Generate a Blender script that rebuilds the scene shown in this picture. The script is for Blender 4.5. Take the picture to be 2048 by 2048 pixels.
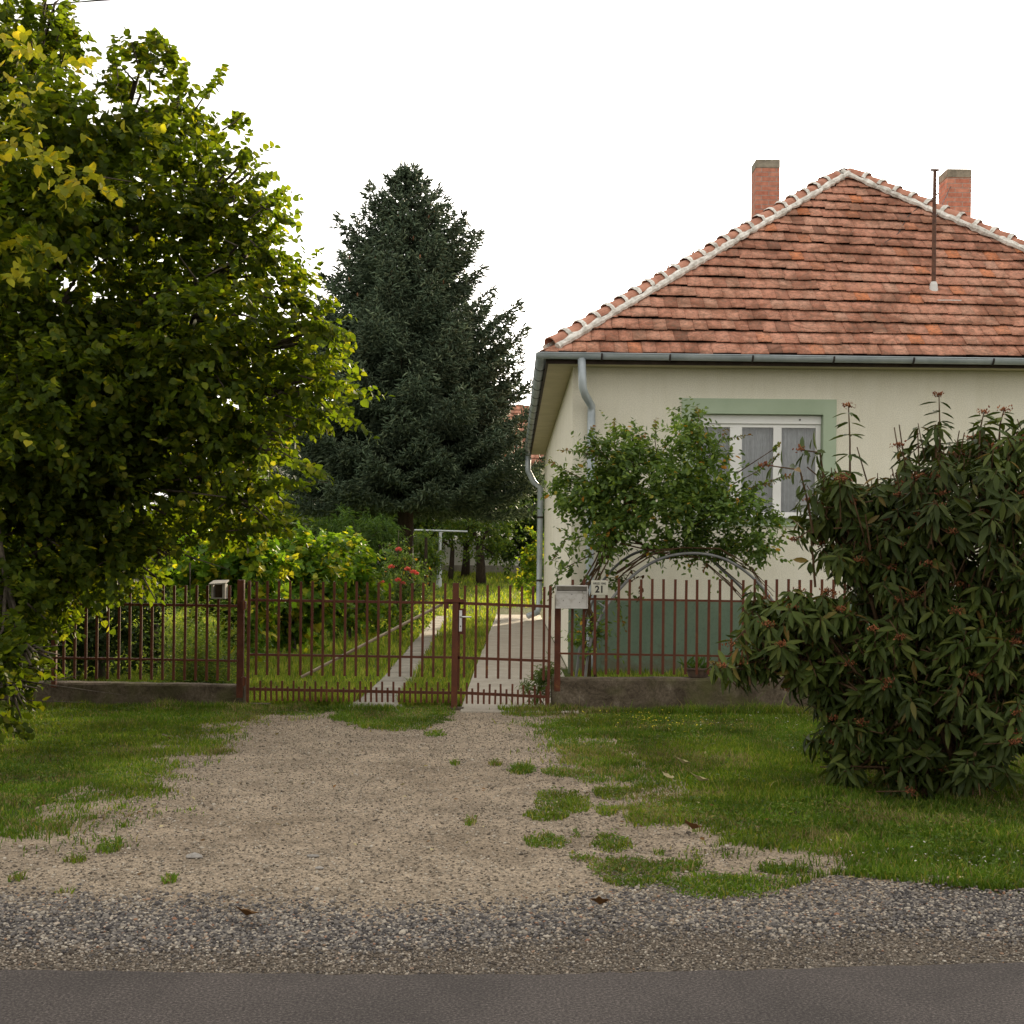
import bpy, math, random
import numpy as np
from mathutils import Vector, Matrix, Euler

random.seed(7)
rng = np.random.default_rng(11)
R = math.radians
SC = bpy.context.scene
for o in list(bpy.data.objects):
    bpy.data.objects.remove(o)

# ------------------------------------------------------------------ camera
F = 2800.0; EYE = 1.6; CX = 1024.0; CY = 1115.0; ROLL = 0.010
cam_d = bpy.data.cameras.new("camera"); cam = bpy.data.objects.new("camera", cam_d)
SC.collection.objects.link(cam); SC.camera = cam
cam_d.sensor_width = 36; cam_d.lens = 36*F/2048
cam_d.shift_y = (CY-1024)/2048
cam_d.clip_end = 2000; cam_d.clip_start = 0.1
cam.matrix_world = Matrix.Translation((0, 0, EYE)) @ Matrix.Rotation(math.pi/2, 4, 'X') @ Matrix.Rotation(ROLL, 4, 'Z')

# ------------------------------------------------------------------ light
SUN_EL = R(16); SUN_AZ = R(17)
w = bpy.data.worlds.new("World"); SC.world = w; w.use_nodes = True
nt = w.node_tree; nt.nodes.clear()
sky = nt.nodes.new('ShaderNodeTexSky'); sky.sky_type = 'NISHITA'; sky.sun_disc = False
sky.sun_elevation = SUN_EL; sky.sun_rotation = SUN_AZ
sky.air_density = 1.0; sky.dust_density = 5.0; sky.ozone_density = 1.0
hsv = nt.nodes.new('ShaderNodeHueSaturation'); hsv.inputs['Saturation'].default_value = 0.25
gam = nt.nodes.new('ShaderNodeMixRGB'); gam.blend_type = 'MIX'; gam.inputs[0].default_value = 0.55
gam.inputs[2].default_value = (9.9, 9.45, 8.75, 1)     # the even white overcast veil
bg = nt.nodes.new('ShaderNodeBackground'); bg.inputs['Strength'].default_value = 0.12
wo = nt.nodes.new('ShaderNodeOutputWorld')
nt.links.new(sky.outputs[0], hsv.inputs['Color']); nt.links.new(hsv.outputs[0], gam.inputs[1])
nt.links.new(gam.outputs[0], bg.inputs['Color']); nt.links.new(bg.outputs[0], wo.inputs[0])
sd = bpy.data.lights.new("sun", 'SUN'); sd.energy = 5.0; sd.angle = R(2.5); sd.color = (1.0, 0.83, 0.58)
so = bpy.data.objects.new("sun", sd); SC.collection.objects.link(so)
sv = Vector((math.sin(SUN_AZ)*math.cos(SUN_EL), math.cos(SUN_AZ)*math.cos(SUN_EL), math.sin(SUN_EL)))
so.rotation_euler = sv.to_track_quat('Z', 'Y').to_euler(); so.location = (10, 30, 20)
SC.view_settings.view_transform = 'Standard'; SC.view_settings.look = 'None'
SC.view_settings.exposure = 0.9; SC.view_settings.gamma = 1.0
SC.render.resolution_x = 1024; SC.render.resolution_y = 1024
SC.cycles.max_bounces = 6; SC.cycles.transparent_max_bounces = 12
SC.cycles.diffuse_bounces = 3; SC.cycles.transmission_bounces = 4

# ------------------------------------------------------------------ photo measurements -> metres
def uv(px, py):
    x, y = px-CX, py-CY
    return x+ROLL*y, y-ROLL*x
def P(px, py, Y):
    u, v = uv(px, py); return Vector((u*Y/F, Y, EYE-v*Y/F))
def Xat(px, py, Y): return P(px, py, Y).x
def Zat(px, py, Y): return P(px, py, Y).z
def G(px, py):
    u, v = uv(px, py); Y = EYE*F/v; return (u*Y/F, Y)
def gz(y):
    return float(np.interp(y, [38, 50, 60, 80], [0, .49, .9, 1.2]))

# ------------------------------------------------------------------ object helpers
def link(o, parent=None):
    SC.collection.objects.link(o)
    if parent is not None: o.parent = parent
    return o
def tag(o, label, cat=None, group=None, kind=None):
    if label: o['label'] = label
    if cat: o['category'] = cat
    if group: o['group'] = group
    if kind: o['kind'] = kind
    return o
def thing(name, label, cat, loc=(0, 0, 0), group=None, rz=0):
    o = bpy.data.objects.new(name, None); o.empty_display_size = .2
    link(o); o.location = loc; o.rotation_euler = (0, 0, rz)
    return tag(o, label, cat, group)
class MB:
    """collects shapes in world (or thing-local) metres"""
    def __init__(s): s.v = []; s.f = []; s.m = []
    def add(s, vs, fs, mi=0):
        b = len(s.v); s.v += [tuple(v) for v in vs]; s.f += [tuple(i+b for i in f) for f in fs]; s.m += [mi]*len(fs); return s
    def box(s, x0, x1, y0, y1, z0, z1, mi=0):
        vs = [(x, y, z) for z in (z0, z1) for y in (y0, y1) for x in (x0, x1)]
        return s.add(vs, [(0, 2, 3, 1), (4, 5, 7, 6), (0, 1, 5, 4), (2, 6, 7, 3), (0, 4, 6, 2), (1, 3, 7, 5)], mi)
    def tube(s, pts, r, n=8, cap=True, mi=0):
        pts = [Vector(p) for p in pts]; rs = r if isinstance(r, (list, tuple)) else [r]*len(pts)
        vs = []; prev = None
        for i, p in enumerate(pts):
            a = pts[max(i-1, 0)]; b = pts[min(i+1, len(pts)-1)]; t = (b-a).normalized()
            if prev is None:
                q = t.orthogonal().normalized()
            else:
                q = (prev-t*prev.dot(t)); q = q.normalized() if q.length > 1e-6 else t.orthogonal().normalized()
            prev = q; w_ = t.cross(q)
            for k in range(n):
                an = 2*math.pi*k/n+math.pi/4; vs.append(p+(q*math.cos(an)+w_*math.sin(an))*rs[i])
        fs = []
        for i in range(len(pts)-1):
            for k in range(n):
                fs.append((i*n+k, i*n+(k+1) % n, (i+1)*n+(k+1) % n, (i+1)*n+k))
        if cap: fs += [tuple(range(n-1, -1, -1)), tuple((len(pts)-1)*n+k for k in range(n))]
        return s.add(vs, fs, mi)
    def build(s, name, mats, parent=None, smooth=False, bevel=0):
        me = bpy.data.meshes.new(name); me.from_pydata(s.v, [], s.f)
        for m in (mats if isinstance(mats, (list, tuple)) else [mats]): me.materials.append(m)
        me.polygons.foreach_set('material_index', s.m)
        if smooth: me.polygons.foreach_set('use_smooth', [True]*len(me.polygons))
        me.update()
        o = bpy.data.objects.new(name, me); link(o, parent)
        if parent is not None: o.matrix_parent_inverse = Matrix.Identity(4); o.location = -Vector(parent.location) if parent.type == 'EMPTY' and not parent.get('local') else (0, 0, 0)
        if bevel:
            b = o.modifiers.new('bevel', 'BEVEL'); b.width = bevel; b.segments = 2; b.limit_method = 'ANGLE'
        return o
def child(mb_, name, mat, parent, **k):
    """child of a mesh part whose own location already cancels the thing's"""
    o = mb_.build(name, mat, None, **k); o.parent = parent; return o
def np_mesh(name, V, tmpl_faces, k, mats, mi=None, parent=None, smooth=False):
    """V: (n*k,3) vertices, every instance with k verts and the same faces"""
    n = len(V)//k
    me = bpy.data.meshes.new(name)
    sizes = np.array([len(f) for f in tmpl_faces]); flat = np.concatenate([np.array(f) for f in tmpl_faces])
    loops = (flat[None, :]+(np.arange(n)*k)[:, None]).ravel().astype(np.int32)
    tot = np.tile(sizes, n).astype(np.int32); start = np.concatenate([[0], np.cumsum(tot)[:-1]]).astype(np.int32)
    me.vertices.add(len(V)); me.vertices.foreach_set('co', V.astype(np.float32).ravel())
    me.loops.add(len(loops)); me.loops.foreach_set('vertex_index', loops)
    me.polygons.add(len(tot)); me.polygons.foreach_set('loop_start', start); me.polygons.foreach_set('loop_total', tot)
    for m in mats: me.materials.append(m)
    if mi is not None: me.polygons.foreach_set('material_index', np.repeat(mi, len(sizes)).astype(np.int32))
    if smooth: me.polygons.foreach_set('use_smooth', np.ones(len(tot), dtype=bool))
    me.update(calc_edges=True); me.validate()
    o = bpy.data.objects.new(name, me); link(o, parent)
    if parent is not None: o.location = -Vector(parent.location)
    return o

# ------------------------------------------------------------------ materials
class NT:
    def __init__(s, name):
        s.m = bpy.data.materials.new(name); s.m.use_nodes = True; s.t = s.m.node_tree; s.t.nodes.clear()
        s.out = s.n('ShaderNodeOutputMaterial'); s.b = s.n('ShaderNodeBsdfPrincipled'); s.l(s.b, 0, s.out, 0)
        s.tc = s.n('ShaderNodeTexCoord')
    def n(s, t, **k):
        o = s.t.nodes.new(t)
        for a, v in k.items(): setattr(o, a, v)
        return o
    def l(s, a, ao, b, bi): s.t.links.new(a.outputs[ao], b.inputs[bi])
    def noise(s, scale, detail=4, rough=.6, dist=0, vec=None):
        o = s.n('ShaderNodeTexNoise'); o.inputs['Scale'].default_value = scale; o.inputs['Detail'].default_value = detail
        o.inputs['Roughness'].default_value = rough; o.inputs['Distortion'].default_value = dist
        if vec is not None: s.t.links.new(vec, o.inputs['Vector'])
        else: s.l(s.tc, 'Object', o, 'Vector')
        return o
    def ramp(s, stops, interp='LINEAR'):
        o = s.n('ShaderNodeValToRGB'); cr = o.color_ramp; cr.interpolation = interp
        while len(cr.elements) < len(stops): cr.elements.new(.5)
        for e, (p, c) in zip(cr.elements, stops):
            e.position = p; e.color = (c[0], c[1], c[2], 1) if isinstance(c, (tuple, list)) else (c, c, c, 1)
        return o
    def mix(s, fac, a, b, blend='MIX'):
        o = s.n('ShaderNodeMixRGB', blend_type=blend)
        for i, x in ((0, fac), (1, a), (2, b)):
            if isinstance(x, (int, float)): o.inputs[i].default_value = x if i == 0 else (x, x, x, 1)
            elif isinstance(x, (tuple, list)): o.inputs[i].default_value = (*x, 1)
            else: s.t.links.new(x, o.inputs[i])
        return o
    def bump(s, h, strength=.3, dist=.02):
        o = s.n('ShaderNodeBump'); o.inputs['Strength'].default_value = strength; o.inputs['Distance'].default_value = dist
        s.t.links.new(h, o.inputs['Height']); s.l(o, 0, s.b, 'Normal'); return o
    def col(s, sock): s.t.links.new(sock, s.b.inputs['Base Color'])
    def rough(s, v): s.b.inputs['Roughness'].default_value = v; return s
    def spec(s, v): s.b.inputs['Specular IOR Level'].default_value = v; return s

def simple(name, c1, c2, scale=6, rough=.7, bump=.15, bscale=60, bd=.004, metal=0, stops=(.35, .65), spec=.3):
    t = NT(name); n = t.noise(scale, 6); r = t.ramp([(stops[0], c1), (stops[1], c2)]); t.l(n, 0, r, 0); t.col(r.outputs[0])
    if bump: t.bump(t.noise(bscale, 4).outputs[0], bump, bd)
    t.rough(rough).spec(spec); t.b.inputs['Metallic'].default_value = metal
    return t.m

def leaf_mat(name, cols, trans=.4, rough=.5, tcol=None, spec=.16):
    """cols: list of (pos, colour) over the per-leaf random number"""
    t = NT(name); g = t.n('ShaderNodeNewGeometry'); r = t.ramp(cols); t.l(g, 'Random Per Island', r, 0)
    n = t.noise(1.3, 2); rr = t.ramp([(.35, .65), (.65, 1.25)]); t.l(n, 0, rr, 0)
    mx = t.mix(1, r.outputs[0], rr.outputs[0], 'MULTIPLY'); t.col(mx.outputs[0])
    t.rough(rough).spec(spec)
    tr = t.n('ShaderNodeBsdfTranslucent')
    tm = t.mix(1, mx.outputs[0], tcol or (2.4, 2.1, .8), 'MULTIPLY'); t.l(tm, 0, tr, 0)
    ms = t.n('ShaderNodeMixShader'); ms.inputs[0].default_value = trans
    t.l(t.b, 0, ms, 1); t.l(tr, 0, ms, 2); t.l(ms, 0, t.out, 0)
    return t.m

def wall_mat():
    t = NT('cream_plaster'); n = t.noise(1.1, 5, .6); r = t.ramp([(.3, (.72, .68, .56)), (.7, (.79, .75, .63))]); t.l(n, 0, r, 0)
    n2 = t.noise(70, 3); r2 = t.ramp([(.35, .82), (.6, 1.0)]); t.l(n2, 0, r2, 0)
    sx = t.n('ShaderNodeSeparateXYZ'); t.l(t.tc, 'Object', sx, 0)   # rain streaks: real dirt below the eave and above the plinth
    cb = t.n('ShaderNodeCombineXYZ'); m1 = t.n('ShaderNodeMath', operation='MULTIPLY'); m1.inputs[1].default_value = .12
    t.l(sx, 2, m1, 0); t.l(sx, 0, cb, 0); t.l(sx, 1, cb, 1); t.l(m1, 0, cb, 2)
    n3 = t.noise(7, 4, .6, 0, cb.outputs[0]); r3 = t.ramp([(.3, (.91, .90, .85)), (.62, (1, 1, 1))]); t.l(n3, 0, r3, 0)
    a = t.mix(1, r.outputs[0], r2.outputs[0], 'MULTIPLY'); b = t.mix(.5, a.outputs[0], r3.outputs[0], 'MULTIPLY'); t.col(b.outputs[0])
    t.bump(t.noise(140, 3, .7).outputs[0], .5, .01); t.rough(.9).spec(.15); return t.m

def brick_mat():
    t = NT('red_brick'); sx = t.n('ShaderNodeSeparateXYZ'); t.l(t.tc, 'Object', sx, 0)
    ad = t.n('ShaderNodeMath', operation='ADD'); t.l(sx, 0, ad, 0); t.l(sx, 1, ad, 1)
    cb = t.n('ShaderNodeCombineXYZ'); t.l(ad, 0, cb, 0); t.l(sx, 2, cb, 1)
    br = t.n('ShaderNodeTexBrick'); t.l(cb, 0, br, 'Vector')
    br.inputs['Color1'].default_value = (.42, .16, .105, 1); br.inputs['Color2'].default_value = (.52, .24, .165, 1)
    br.inputs['Mortar'].default_value = (.36, .30, .26, 1); br.inputs['Scale'].default_value = 1
    br.inputs['Brick Width'].default_value = .25; br.inputs['Row Height'].default_value = .078; br.inputs['Mortar Size'].default_value = .006
    n = t.noise(14, 4); r = t.ramp([(.3, .7), (.7, 1.15)]); t.l(n, 0, r, 0)
    m = t.mix(1, br.outputs[0], r.outputs[0], 'MULTIPLY'); t.col(m.outputs[0])
    inv = t.n('ShaderNodeMath', operation='SUBTRACT'); inv.inputs[0].default_value = 1; t.l(br, 'Fac', inv, 1)
    t.bump(inv.outputs[0], .8, .01); t.rough(.9).spec(.1); return t.m

def tile_mat():
    t = NT('clay_roof_tile'); g = t.n('ShaderNodeNewGeometry')
    r = t.ramp([(0, (0.28, 0.1397, 0.0989)), (0.06, (0.4, 0.1862, 0.1258)), (0.2, (0.54, 0.2514, 0.1708)), (0.45, (0.58, 0.2887, 0.2022)), (0.7, (0.62, 0.3073, 0.2112)), (0.9, (0.56, 0.3166, 0.2292)), (0.97, (0.64, 0.2607, 0.1438)), (1, (0.68, 0.2514, 0.1168))])
    t.l(g, 'Random Per Island', r, 0)
    n = t.noise(1.5, 8, .75, .6); rn = t.ramp([(.46, (1, .97, .95)), (.56, (.62, .55, .50)), (.68, (.36, .32, .30))]); t.l(n, 0, rn, 0)
    a = t.mix(1, r.outputs[0], rn.outputs[0], 'MULTIPLY')
    n2 = t.noise(16, 6, .8); rn2 = t.ramp([(.46, 0), (.60, 1)]); t.l(n2, 0, rn2, 0)
    mf = t.mix(1, rn2.outputs[0], .62, 'MULTIPLY')
    b = t.mix(mf.outputs[0], a.outputs[0], (.15, .105, .075))
    n3 = t.noise(23, 3); r3 = t.ramp([(.70, 0), (.75, .8)]); t.l(n3, 0, r3, 0)
    c = t.mix(r3.outputs[0], b.outputs[0], (.45, .42, .33)); t.col(c.outputs[0])
    t.bump(t.noise(45, 4).outputs[0], .4, .01); t.rough(.85).spec(.2); return t.m

def rust_paint():
    t = NT('red_brown_paint'); n = t.noise(9, 6, .7); r = t.ramp([(.3, (.064, .016, .006)), (.58, (.100, .027, .009)), (.66, (.12, .040, .011)), (.72, (.18, .085, .018))])
    t.l(n, 0, r, 0); t.col(r.outputs[0]); t.bump(t.noise(80, 3).outputs[0], .25, .003); t.rough(.6).spec(.3); return t.m

def drive_mat():
    t = NT('sandy_gravel'); n = t.noise(.55, 5, .6); r = t.ramp([(.35, (.275, .215, .152)), (.55, (.335, .268, .195)), (.7, (.238, .188, .138))]); t.l(n, 0, r, 0)
    v = t.n('ShaderNodeTexVoronoi'); v.inputs['Scale'].default_value = 75; t.l(t.tc, 'Object', v, 'Vector')
    rv = t.ramp([(0, .48), (.5, .95), (1, 1.45)]); t.l(v, 'Color', rv, 0)
    v2 = t.n('ShaderNodeTexVoronoi'); v2.inputs['Scale'].default_value = 160; t.l(t.tc, 'Object', v2, 'Vector')
    rv2 = t.ramp([(0, .65), (1, 1.3)]); t.l(v2, 'Color', rv2, 0)
    a = t.mix(.85, r.outputs[0], rv.outputs[0], 'MULTIPLY'); b = t.mix(.8, a.outputs[0], rv2.outputs[0], 'MULTIPLY')
    n4 = t.noise(2.2, 9, .8, .3); r4 = t.ramp([(.38, .66), (.5, .92), (.60, 1.15)]); t.l(n4, 0, r4, 0)
    c = t.mix(.8, b.outputs[0], r4.outputs[0], 'MULTIPLY'); t.col(c.outputs[0])
    t.bump(v.outputs['Distance'], .9, .012); t.rough(.95).spec(.1); return t.m

def asphalt_mat():
    t = NT('asphalt'); n = t.noise(85, 4, .85); r = t.ramp([(.36, (.015, .012, .011)), (.48, (.044, .036, .032)), (.56, (.070, .058, .052)), (.68, (.17, .148, .128))]); t.l(n, 0, r, 0)
    n2 = t.noise(1.6, 7, .7, .5); r2 = t.ramp([(.36, .80), (.5, 1.0), (.62, 1.14)]); t.l(n2, 0, r2, 0)
    v = t.n('ShaderNodeTexVoronoi'); v.inputs['Scale'].default_value = 30; t.l(t.tc, 'Object', v, 'Vector')
    rv = t.ramp([(0, 1.6), (.04, 1.0)]); t.l(v, 'Distance', rv, 0)
    a = t.mix(1, r.outputs[0], r2.outputs[0], 'MULTIPLY'); t.col(a.outputs[0])
    t.bump(t.noise(140, 3, .8).outputs[0], .2, .004); t.rough(.85).spec(.25); return t.m

def concrete_mat(name, c1, c2, joints=0):
    t = NT(name); n = t.noise(2.5, 7, .7); r = t.ramp([(.35, c1), (.65, c2)]); t.l(n, 0, r, 0)
    n2 = t.noise(60, 4); r2 = t.ramp([(.3, .75), (.6, 1.08)]); t.l(n2, 0, r2, 0)
    a = t.mix(1, r.outputs[0], r2.outputs[0], 'MULTIPLY')
    last = a
    t.col(last.outputs[0]); t.bump(n2.outputs[0], .4, .006); t.rough(.9).spec(.15); return t.m

def lowwall_mat():
    t = NT('weathered_concrete'); n = t.noise(3.2, 8, .75, .6)
    r = t.ramp([(.30, (.035, .027, .018)), (.45, (.085, .066, .045)), (.58, (.14, .112, .08)), (.72, (.24, .20, .155))]); t.l(n, 0, r, 0)
    n2 = t.noise(38, 5, .7); r2 = t.ramp([(.3, .55), (.65, 1.15)]); t.l(n2, 0, r2, 0)
    n3 = t.noise(1.4, 3); r3 = t.ramp([(.5, 0), (.64, .7)]); t.l(n3, 0, r3, 0)
    a = t.mix(1, r.outputs[0], r2.outputs[0], 'MULTIPLY'); b = t.mix(r3.outputs[0], a.outputs[0], (.085, .085, .03)); t.col(b.outputs[0])
    t.bump(n.outputs[0], .8, .04); t.rough(.95).spec(.1); return t.m

def vergebed_mat():
    t = NT('dark_fine_gravel'); v = t.n('ShaderNodeTexVoronoi'); v.inputs['Scale'].default_value = 130; t.l(t.tc, 'Object', v, 'Vector')
    r = t.ramp([(0, (.05, .042, .034)), (.5, (.12, .10, .078)), (1, (.24, .205, .165))]); t.l(v, 'Color', r, 0)
    t.col(r.outputs[0]); t.bump(v.outputs['Distance'], .9, .01); t.rough(.95).spec(.1); return t.m

def ground_mat():
    t = NT('turf_soil'); n = t.noise(.7, 6, .65); r = t.ramp([(.32, (.085, .066, .030)), (.5, (.066, .078, .020)), (.68, (.050, .082, .016))]); t.l(n, 0, r, 0)
    n2 = t.noise(24, 5, .75); r2 = t.ramp([(.3, .45), (.7, 1.5)]); t.l(n2, 0, r2, 0)
    a = t.mix(1, r.outputs[0], r2.outputs[0], 'MULTIPLY'); t.col(a.outputs[0]); t.bump(n2.outputs[0], .8, .03); t.rough(.95).spec(.05); return t.m

def stone_mat(name, stops):
    t = NT(name); g = t.n('ShaderNodeNewGeometry'); r = t.ramp(stops); t.l(g, 'Random Per Island', r, 0)
    n = t.noise(120, 3); rr = t.ramp([(.3, .75), (.7, 1.15)]); t.l(n, 0, rr, 0)
    a = t.mix(1, r.outputs[0], rr.outputs[0], 'MULTIPLY'); t.col(a.outputs[0]); t.rough(.85).spec(.2); return t.m

def glass_mat():
    t = NT('window_glass'); tr = t.n('ShaderNodeBsdfTransparent'); tr.inputs[0].default_value = (.88, .90, .90, 1)
    gl = t.n('ShaderNodeBsdfGlossy'); gl.inputs['Roughness'].default_value = .015; gl.inputs[0].default_value = (1, 1, 1, 1)
    fr = t.n('ShaderNodeFresnel'); fr.inputs[0].default_value = 1.7
    ms = t.n('ShaderNodeMixShader'); t.l(fr, 0, ms, 0); t.l(tr, 0, ms, 1); t.l(gl, 0, ms, 2); t.l(ms, 0, t.out, 0); return t.m

def bark(name, c1, c2):
    t = NT(name); mp = t.n('ShaderNodeMapping'); mp.inputs['Scale'].default_value = (1, 1, .2); t.l(t.tc, 'Object', mp, 0)
    n = t.noise(28, 6, .7, .3, mp.outputs[0]); r = t.ramp([(.35, c1), (.65, c2)]); t.l(n, 0, r, 0); t.col(r.outputs[0]); t.bump(n.outputs[0], .8, .03); t.rough(.9).spec(.1); return t.m

def plinth_mat():
    t = NT('green_plinth_plaster'); n = t.noise(1.5, 6, .7); r = t.ramp([(.35, (.118, .168, .118)), (.65, (.155, .206, .146))]); t.l(n, 0, r, 0)
    sx = t.n('ShaderNodeSeparateXYZ'); t.l(t.tc, 'Object', sx, 0); n2 = t.noise(6, 6, .75)
    ad = t.n('ShaderNodeMath', operation='MULTIPLY_ADD'); ad.inputs[1].default_value = 1.1; t.l(n2, 0, ad, 0); t.l(sx, 2, ad, 2)
    rr = t.ramp([(.62, .75), (.86, 0)]); t.l(ad, 0, rr, 0); m1 = t.mix(rr.outputs[0], r.outputs[0], (.13, .115, .075))
    n3 = t.noise(22, 5, .8); r3 = t.ramp([(.3, .8), (.5, 1.0), (.7, 1.05)]); t.l(n3, 0, r3, 0); m2 = t.mix(1, m1.outputs[0], r3.outputs[0], 'MULTIPLY'); t.col(m2.outputs[0])
    t.bump(t.noise(90, 4).outputs[0], .5, .008); t.rough(.85).spec(.15); return t.m

M = dict(
 wall=wall_mat(), brick=brick_mat(), tile=tile_mat(), rust=rust_paint(), drive=drive_mat(), asphalt=asphalt_mat(), lowwall=lowwall_mat(), ground=ground_mat(), vergebed=vergebed_mat(), glass=glass_mat(),
 green=simple('green_plaster', (.33, .40, .285), (.38, .45, .33), 2, .85, .4, 120, .006, spec=.15),
 plinth=plinth_mat(),
 mortar=simple('lime_mortar', (.42, .39, .34), (.85, .82, .76), 9, .9, .6, 40, .02),
 ridge=simple('ridge_clay', (.30, .13, .085), (.50, .24, .16), 5, .85, .4, 40, .01),
 zinc=simple('grey_zinc', (.30, .34, .36), (.42, .46, .48), 4, .45, .1, 60, .002, metal=.15, spec=.5),
 darkm=simple('dark_metal', (.03, .025, .025), (.05, .04, .035), 10, .6, 0),
 fascia=simple('brown_fascia', (.03, .02, .015), (.06, .04, .03), 6, .8, .1),
 soffit=simple('cream_soffit', (.47, .42, .28), (.55, .49, .34), 3, .8, .1, 50),
 pvc=simple('white_pvc', (.68, .67, .64), (.76, .75, .72), 3, .35, 0, spec=.5),
 curtain=simple('net_curtain', (.40, .41, .42), (.52, .53, .54), 8, .9, 0),
 room=simple('room_dark', (.10, .10, .09), (.14, .13, .12), 3, .9, 0),
 cap=simple('chimney_cap_concrete', (.16, .145, .11), (.30, .27, .21), 9, .9, .5, 40, .01),
 white=simple('white_enamel', (.50, .49, .46), (.62, .61, .58), 5, .4, .08, 60, .002, spec=.5),
 whited=simple('white_enamel_weathered', (.28, .26, .22), (.42, .40, .37), 14, .5, .1, 60, .002, stops=(.3, .5), spec=.4),
 plate=simple('enamel_plate', (.42, .40, .32), (.50, .48, .39), 7, .35, 0, spec=.5),
 ink=simple('black_lettering', (.02, .016, .014), (.03, .025, .02), 20, .5, 0),
 greyw=simple('grey_board', (.22, .20, .17), (.32, .29, .25), 12, .8, .3, 40),
 browni=simple('brown_board', (.07, .045, .025), (.11, .075, .04), 14, .8, .3, 40),
 brace=simple('galvanised_brace', (.26, .20, .13), (.42, .35, .25), 9, .5, .1, metal=.1),
 chrome=simple('satin_aluminium', (.55, .55, .53), (.62, .62, .6), 9, .35, 0, metal=.7),
 whitepole=simple('white_pole_paint', (.36, .39, .41), (.46, .49, .51), 5, .5, .1),
 archtube=simple('grey_arch_tube', (.12, .12, .12), (.20, .20, .19), 6, .45, .1, metal=.2),
 bark=bark('grey_bark', (.05, .04, .03), (.12, .10, .075)), barkd=bark('dark_bark', (.022, .016, .012), (.055, .042, .03)),
 stem=bark('brown_stem', (.07, .04, .022), (.12, .075, .04)),
 walk=concrete_mat('path_concrete', (.30, .265, .215), (.38, .34, .28)),
 track=concrete_mat('old_concrete', (.17, .155, .125), (.29, .265, .22)),
 rearwall=simple('pale_rear_plaster', (.50, .48, .43), (.58, .56, .50), .8, .9, .3, 40, .01),
 cable=simple('cable_black', (.03, .03, .03), (.04, .04, .04), 4, .6, 0),
 pot=simple('clay_planter', (.06, .04, .03), (.12, .08, .055), 14, .85, .4, 50, .006),
 mast=simple('rusty_mast', (.06, .028, .02), (.13, .06, .035), 14, .7, .2),
)
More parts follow.
